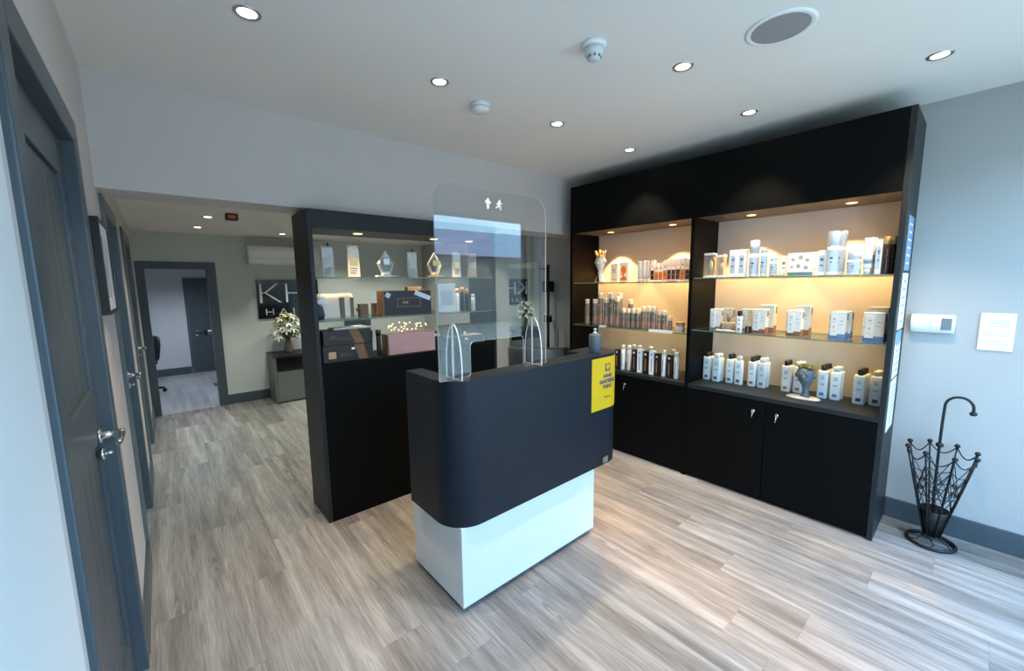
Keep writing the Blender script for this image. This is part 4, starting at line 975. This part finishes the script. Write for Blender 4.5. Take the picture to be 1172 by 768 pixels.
for k in range(14):
    a = rr.random()*2*PI; sp_ = rr.uniform(.03, .10); hgt = rr.uniform(.05, .10)
    b.tube([(0, 0, .05), (.3*sp_*math.cos(a)*.5, .3*sp_*math.sin(a), .06+hgt*.55), (sp_*.35*math.cos(a), sp_*math.sin(a), .06+hgt)], .0014, 5, rr=[.002, .0016, .0007])
b.tube([(0, 0, .06), (0, -.03, .12), (-.01, -.07, .15), (-.01, -.115, .155)], .001, 5); ob('twigs', b, mat('dry_twig', (.22, .17, .09), .8, var=.3, vscale=60), t)
t = thing('shell_dish', (3.022, 1.185, Z2), 'flat pale shell dish lying before the twig pot', 'dish')
b = B(); b.loft([(.0006, .012, .06), (.005, .018, .075), (.012, .014, .062), (.016, .006, .035)], 24, 2.2); ob('dish', b, MATS['white_stone'], t)

# ------------------------------------------------------------------ umbrella stand
US = (3.205, .078)
t = thing('umbrella_stand', (US[0], US[1], 0), 'black wrought iron umbrella stand shaped like an open umbrella', 'umbrella stand')
N = 8; RT, ZT, RB, ZB = .142, .548, .034, .045
def rib(a, f): r = RB+(RT-RB)*f; return Vector((r*math.cos(a), r*math.sin(a), ZB+(ZT-ZB)*f))
b = B(); b.tube([(.098*math.cos(2*PI*k/40), .098*math.sin(2*PI*k/40), .010) for k in range(40)], .009, 10, closed=True)
b.tube([(.036*math.cos(2*PI*k/24), .036*math.sin(2*PI*k/24), .042) for k in range(24)], .005, 8, closed=True)
for k in range(6):
    a = 2*PI*k/6; pts = [(.094*math.cos(a), .094*math.sin(a), .012), (.07*math.cos(a+.25), .07*math.sin(a+.25), .022), (.05*math.cos(a+.1), .05*math.sin(a+.1), .034), (.036*math.cos(a), .036*math.sin(a), .042)]
    b.tube(pts, .0035, 6)
ob('base_ring', b, IRON, t)
for k in range(N):
    a = 2*PI*(k+.5)/N; b = B(); b.tube([rib(a, f) for f in (0, .25, .5, .75, 1)], .0042, 8); rb = ob('rib', b, IRON, t)
    b = B(); p = rib(a, 1); b.ball((p.x, p.y, p.z+.008), .0125, 2); ob('finial', b, IRON, rb)
b = B()
for k in range(N):
    a0, a1 = 2*PI*(k+.5)/N, 2*PI*(k+1.5)/N
    p0, p1 = rib(a0, 1), rib(a1, 1)
    b.tube([p0.lerp(p1, s)-Vector((0, 0, .048*math.sin(PI*s))) for s in [i/10 for i in range(11)]], .0032, 6)
    for f0, f1, sag in ((.72, .72, .02), (.5, .5, 0)):
        q0, q1 = rib(a0, f0), rib(a1, f1); b.tube([q0.lerp(q1, s)-Vector((0, 0, sag*math.sin(PI*s))) for s in [i/6 for i in range(7)]], .0024, 6)
    for f0, f1 in ((.32, .70), (.70, .32), (.5, .86), (.86, .5)):
        q0, q1 = rib(a0, f0), rib(a1, f1); b.tube([q0, q0.lerp(q1, .5), q1], .0020, 5)
    # small scroll
    am = (a0+a1)/2; c_ = (rib(a0, .58)+rib(a1, .58))/2
    sc_ = [c_+Vector((-math.sin(am), math.cos(am), 0))*(.016*(1-s*.75)*math.cos(5*PI*s))+Vector((0, 0, 1))*(.020*(1-s*.75)*math.sin(5*PI*s)) for s in [i/22 for i in range(23)]]
    b.tube(sc_, .0018, 5)
ob('wirework_lattice', b, IRON, t)
b = B(); b.lathe([(.001, .048), (.030, .048), (.064, .205), (.061, .207), (.028, .056), (.001, .056)], 24, cap=False); ob('drip_cup', b, IRON, t)
# shaft and hooked handle: stands on a spoke at the wall side
hd = Vector((.05, -.999, 0)); shx = .045
pts = [Vector((0, 0, .05)), Vector((.02, .01, .3)), Vector((.03, .012, .55)), Vector((.032, .012, .70)), Vector((.032, .010, .80))]
Rk = .053; c0 = pts[-1]+hd*Rk
for i in range(1, 13):
    a = PI-PI*i/12*1.02; pts.append(c0+hd*(Rk*math.cos(a))+Vector((0, 0, Rk*1.05*math.sin(a))))
pts.append(pts[-1]-Vector((0, 0, .018)))
b = B(); b.tube(pts, .0066, 10); b.ball(pts[-1]-Vector((0, 0, .004)), .016, 2, .8); ob('hooked_handle', b, IRON, t)
b = B(); b.ball((.030, .012, .572), .018, 2, .8); ob('collar', b, IRON, t)

# ------------------------------------------------------------------ salon beyond the header
t = thing('air_conditioner', (1.305, YB, 1.78), 'white wall mounted air conditioner high on the salon back wall', 'air conditioner')
b = B(); b.loft([(0, .085, .415, -.0852, 0), (.02, .10, .42, -.1002, 0), (.15, .10, .42, -.1002, 0), (.225, .085, .415, -.0852, 0), (.232, .07, .405, -.0702, 0)], 40, 12, M=Matrix.Rotation(PI/2, 4, 'Z')); ob('body', b, PLAST, t)
b = B(); b.box(-.40, .40, -.190, -.172, -.006, .018, .004); ob('louvre', b, PLASTG, t)
b = B(); b.box(-.40, .40, -.2025, -.1985, .075, .078); b.box(.30, .345, -.2025, -.199, .03, .04); ob('panel_seam', b, GREYT, t)
for f in list(t.children): f.location.z += 0
SGX0, SGX1, SGZ0, SGZ1 = .965, 1.72, 1.075, 1.585
t = thing('salon_sign', ((SGX0+SGX1)/2, YB, (SGZ0+SGZ1)/2), 'glossy black KH HAIR sign board on the salon back wall', 'sign')
w_, h_ = SGX1-SGX0, SGZ1-SGZ0
b = B(); b.box(-w_/2, w_/2, -.02, 0, -h_/2, h_/2, .002); ob('board', b, mat('gloss_black', (.006, .006, .007), .12, var=.1), t)
ob('lettering', text_bm('KH', .40, frameM((-.055, -.0215, .062), (1, 0, 0), (0, 0, 1)), .002, bold=-.010, sx=1.3, space=.86), PLAST, t)
ob('lettering', text_bm('H A I R', .125, frameM((-.045, -.0215, -.175), (1, 0, 0), (0, 0, 1)), .0015, bold=-.002, sx=1.35), PLASTG, t)
# sideboard with vase of lilies
t = thing('sideboard', (1.40, 5.99, 0), 'low grey sideboard with a black top drawer under the sign', 'sideboard')
b = B(); b.box(-.385, .385, -.195, .225, .02, .60, .003); b.box(-.37, .37, -.18, .21, 0, .02); ob('carcass', b, mat('grey_cabinet', (.14, .15, .145), .5, var=.06, vscale=12), t)
b = B(); b.box(-.39, .39, -.20, .228, .60, .625, .002); ob('worktop', b, DKBOX, t)
b = B(); b.box(-.355, .38, -.208, -.1955, .42, .595, .002); ob('drawer', b, mat('gloss_black', (0, 0, 0)), t)
b = B(); b.box(-.355, .38, -.206, -.1955, .03, .41, .002); ob('cabinet_door', b, MATS['grey_cabinet'], t)
t = thing('flower_vase', (1.235, 5.98, .6258), 'vase of white and yellow lilies on the grey sideboard', 'flowers')
b = B(); b.lathe([(.001, 0), (.042, 0), (.048, .01), (.055, .06), (.045, .11), (.035, .14), (.042, .165)], 24); ob('vase', b, mat('brown_vase', (.20, .15, .11), .3, var=.25, vscale=20), t)
LEAF = mat('lily_leaf', (.10, .17, .06), .6, var=.3, vscale=20); PET = mat('lily_petal', (.80, .79, .72), .5, var=.05); YPET = mat('yellow_bloom', (.72, .58, .14), .5, var=.1)
def leafshape(b, p, d, L_, W_):
    d = d.normalized(); s_ = d.cross(Vector((0, 0, 1))); s_ = s_.normalized() if s_.length > .01 else Vector((1, 0, 0)); n_ = s_.cross(d)
    prev = None
    for i in range(6):
        f = i/5; c = p+d*(L_*f)-Vector((0, 0, 1))*(L_*.35*f*f); w2 = W_*math.sin(PI*(.08+.92*f))+.0008
        cur = (b.bm.verts.new(c+s_*w2), b.bm.verts.new(c+n_*w2*.25), b.bm.verts.new(c-s_*w2))
        if prev:
            b._f((prev[0], prev[1], cur[1], cur[0])); b._f((prev[1], prev[2], cur[2], cur[1]))
        prev = cur
rr = random.Random(4); heads = []
b = B()
for k in range(30):
    a = 2*PI*k*.618; el = math.asin(.02+.97*((k+.5)/30)); d = Vector((math.cos(a)*math.cos(el), math.sin(a)*math.cos(el), math.sin(el)))
    p = Vector((d.x*.155, d.y*.15, .25+d.z*.26+rr.uniform(-.03, .02)))
    b.tube([(0, 0, .12), Vector((p.x*.35, p.y*.35, .24)), p], .003, 5); heads.append((p, (d+Vector((0, -.35, .1))).normalized()))
ob('stems', b, LEAF, t)
b = B()
for k in range(120):
    p, d = heads[k % 30]; q = Vector((0, 0, .18)).lerp(p, rr.uniform(.25, .95)); leafshape(b, q, d+Vector((rr.uniform(-.8, .8), rr.uniform(-.8, .8), rr.uniform(-.3, .8))), rr.uniform(.06, .11), .018)
for a_ in (.4, 2.4): leafshape(b, Vector((.02, 0, .40)), Vector((math.cos(a_)*.3, -.1, 1)), .20, .024)
ob('foliage', b, LEAF, t)
for k, (p, d) in enumerate(heads):
    b = B(); n_ = 6
    u_ = d.orthogonal().normalized(); v_ = d.cross(u_); yl = p.z > .40 and k % 2
    for j in range(n_):
        a = 2*PI*j/n_+k; leafshape(b, p, d*.75+u_*math.cos(a)+v_*math.sin(a), .05 if yl else .078, .016 if yl else .017)
    b.ball(p+d*.010, .008, 1)
    ob('bloom', b, YPET if yl else PET, t)
# dark box on salon ceiling
t = thing('ceiling_box', (.545, 4.40, HB), 'small dark ceiling box with an orange glow near the header', 'ceiling device')
b = B(); b.box(-.045, .045, -.045, .045, -.055, 0, .006); ob('case', b, mat('dark_maroon', (.05, .02, .015), .5, var=.2), t)
b = B(); b.box(-.028, .028, -.047, -.0445, -.042, -.018, .001); ob('lens', b, ORNG, t)
# mirror on the right wall
t = thing('wall_mirror', (XR-.0005, 3.70, 1.12), 'tall frameless salon mirror on the wall behind the screen', 'mirror')
b = B(); b.box(-.006, 0, -.275, .275, -.62, .622, .001); ob('backing', b, GREYT, t)
b = B(); b.box(-.0085, -.0062, -.275, .275, -.62, .622, .001); ob('mirror_face', b, MIRR, t)
# hair processor on a wheeled post
t = thing('hair_processor_stand', (3.305, 3.205, 0), 'black post with clamps and a looped cable beside the mirror', 'salon stand')
b = B(); b.tube([(0, 0, .04), (0, 0, 1.70)], .016, 10); b.tube([(0, 0, 1.66), (.02, .16, 1.66)], .008, 8); ob('post', b, IRON, t)
for z_, s_ in ((1.46, 1), (1.10, .7)):
    b = B(); b.box(-.05*s_, .05*s_, -.05*s_, .05*s_, z_-.06*s_, z_+.06*s_, .012); ob('clamp_box', b, IRON, t)
b = B(); b.tube([(0, -.02, 1.12), (0, -.07, 1.15), (0, -.13, 1.10), (0, -.15, .95), (0, -.14, .7), (0, -.10, .5), (0, -.04, .45)], .009, 8); ob('cable', b, GREYT, t)
for k in range(5):
    a = 2*PI*k/5; b = B(); b.tube([(0, 0, .05), (.055*math.cos(a), .055*math.sin(a), .035)], .012, 8, rr=[.014, .009]); b.ball((.055*math.cos(a), .055*math.sin(a), .0236), .0235, 1); ob('foot_arm', b, IRON, t)
# salon chair in front of the mirror
t = thing('salon_chair', (2.99, 3.02, 0), 'dark grey salon chair with a curved padded back behind the desk', 'chair', None, rz=0)
CHG = mat('charcoal_vinyl', (.035, .042, .048), .45, bump=.1, bscale=90, var=.1, vscale=15)
b = B(); b.loft([(.46, .24, .25), (.47, .25, .26), (.54, .25, .26), (.56, .23, .24)], 28, 4); ob('seat', b, CHG, t)
b = B()
tt = bmesh.new(); n_ = 20; R0, R1 = .27, .33; secs = []
for i in range(n_+1):
    a = -PI*.62+PI*1.24*i/n_ + PI*1.15
    top = .875-.05*abs(i/n_-.5)**2*4
    secs.append([tt.verts.new((r*math.cos(a), r*math.sin(a), z)) for r, z in ((R0, .50), (R1, .50), (R1+.01, top-.03), ((R0+R1)/2, top), (R0-.01, top-.03))])
for A, C in zip(secs, secs[1:]):
    for j in range(5): tt.faces.new((A[j], A[(j+1) % 5], C[(j+1) % 5], C[j])).smooth = True
tt.faces.new(secs[0]); tt.faces.new(secs[-1][::-1]); b._merge(tt); ob('backrest', b, CHG, t)
b = B(); b.lathe([(.24, 0), (.25, .006), (.24, .02), (.04, .03), (.035, .05), (.035, .46)], 32); ob('pedestal', b, CHROME, t)
for s in (-1, 1):
    b = B(); b.tube([(-.05, s*.30, .66), (.14, s*.30, .67), (.22, s*.27, .665)], .02, 8); b.tube([(.08, s*.30, .66), (.08, s*.27, .50)], .012, 8); ob('armrest', b, CHROME, t)
# blue panel and pale door on the salon back wall
t = thing('wall_shelf', (2.24, YB, .95), 'dark blue grey shelf box on the salon back wall', 'wall box')
b = B(); b.box(-.18, .18, -.12, 0, -.06, .06, .004); ob('box', b, WOODP, t)
b = B(); b.box(-.17, .17, -.124, -.1195, -.05, .05, .002); ob('drawer', b, WOODP, t)

# far room: office chairs
def office_chair(x, y, rz, label):
    t = thing('office_chair', (x, y, 0), label, 'chair', 'office chairs in the far room', rz)
    b = B(); b.loft([(.43, .20, .21), (.44, .22, .23), (.48, .22, .23), (.50, .20, .21)], 24, 4); ob('seat', b, DKBOX, t)
    b = B(); b.loft([(.48, .03, .15, .20, 0), (.51, .035, .18, .21, 0), (.68, .035, .19, .235, 0), (.79, .03, .16, .25, 0), (.815, .015, .11, .255, 0)], 24, 3); ob('backrest', b, DKBOX, t)
    b = B(); b.tube([(.0, 0, .42), (.15, 0, .44), (.20, 0, .62)], .02, 8); b.tube([(0, 0, .08), (0, 0, .43)], .025, 10); ob('column', b, IRON, t)
    for k in range(5):
        a = 2*PI*k/5; b = B(); b.tube([(0, 0, .10), (.15*math.cos(a), .15*math.sin(a), .085), (.29*math.cos(a), .29*math.sin(a), .062)], .02, 8, rr=[.025, .02, .014]); lg = ob('star_leg', b, IRON, t)
        b = B(); b.ball((.29*math.cos(a), .29*math.sin(a), .028), .0275, 2); ob('castor', b, IRON, lg)
    for s in (-1, 1):
        b = B(); b.tube([(.05, s*.24, .46), (.02, s*.27, .60), (-.08, s*.27, .66)], .013, 8); b.box(-.14, .08, s*.27-.025, s*.27+.025, .655, .68, .01); ob('armrest', b, DKBOX, t)
office_chair(-.345, 7.6, .25, 'black office chair half hidden by the doorway frame')
office_chair(.93, 8.2, 3.14, 'black office chair of which only a star foot shows by the dark door')
t = thing('tan_ledge', (.655, 7.6, .80), 'small tan ledge with a dark bracket inside the far doorway', 'shelf')
o = t
b = B(); b.box(-.16, .16, -.12, .12, 0, .05, .004); ob('board', b, mat('tan_wood', (.34, .29, .22), .5, var=.15, vscale=10), t)
b = B(); b.box(-.20, -.155, -.08, .08, -.01, .065, .004); ob('bracket', b, DKBOX, t)
b = B(); b.box(-.03, .03, -.03, .03, -.80, 0, .003); b.box(-.02, .14, -.10, .10, -.80, -.78, .003); ob('pedestal', b, IRON, t)

# ------------------------------------------------------------------ camera
cam = bpy.data.cameras.new('camera'); co = bpy.data.objects.new('camera', cam); COL.objects.link(co); sc.camera = co
yaw, pitch, roll, F = .7113, .1276, -.0123, 465.1
f = Vector((math.sin(yaw)*math.cos(pitch), math.cos(yaw)*math.cos(pitch), -math.sin(pitch)))
r = Vector((math.cos(yaw), -math.sin(yaw), 0)); u = r.cross(f)
r2 = r*math.cos(roll)+u*math.sin(roll); u2 = -r*math.sin(roll)+u*math.cos(roll)
co.matrix_world = Matrix(((r2.x, u2.x, -f.x, 0), (r2.y, u2.y, -f.y, 0), (r2.z, u2.z, -f.z, 1.5), (0, 0, 0, 1)))
cam.sensor_fit = 'HORIZONTAL'; cam.sensor_width = 36; cam.lens = F/1172*36; cam.clip_start = .02; cam.clip_end = 200
sc.view_settings.view_transform = 'Standard'; sc.view_settings.look = 'None'; sc.view_settings.gamma = 1; sc.view_settings.use_curve_mapping = False
sc.view_settings.exposure = 0.19
sc.cycles.max_bounces = 10; sc.cycles.transparent_max_bounces = 24; sc.cycles.use_denoising = True
sc.cycles.sample_clamp_indirect = 6
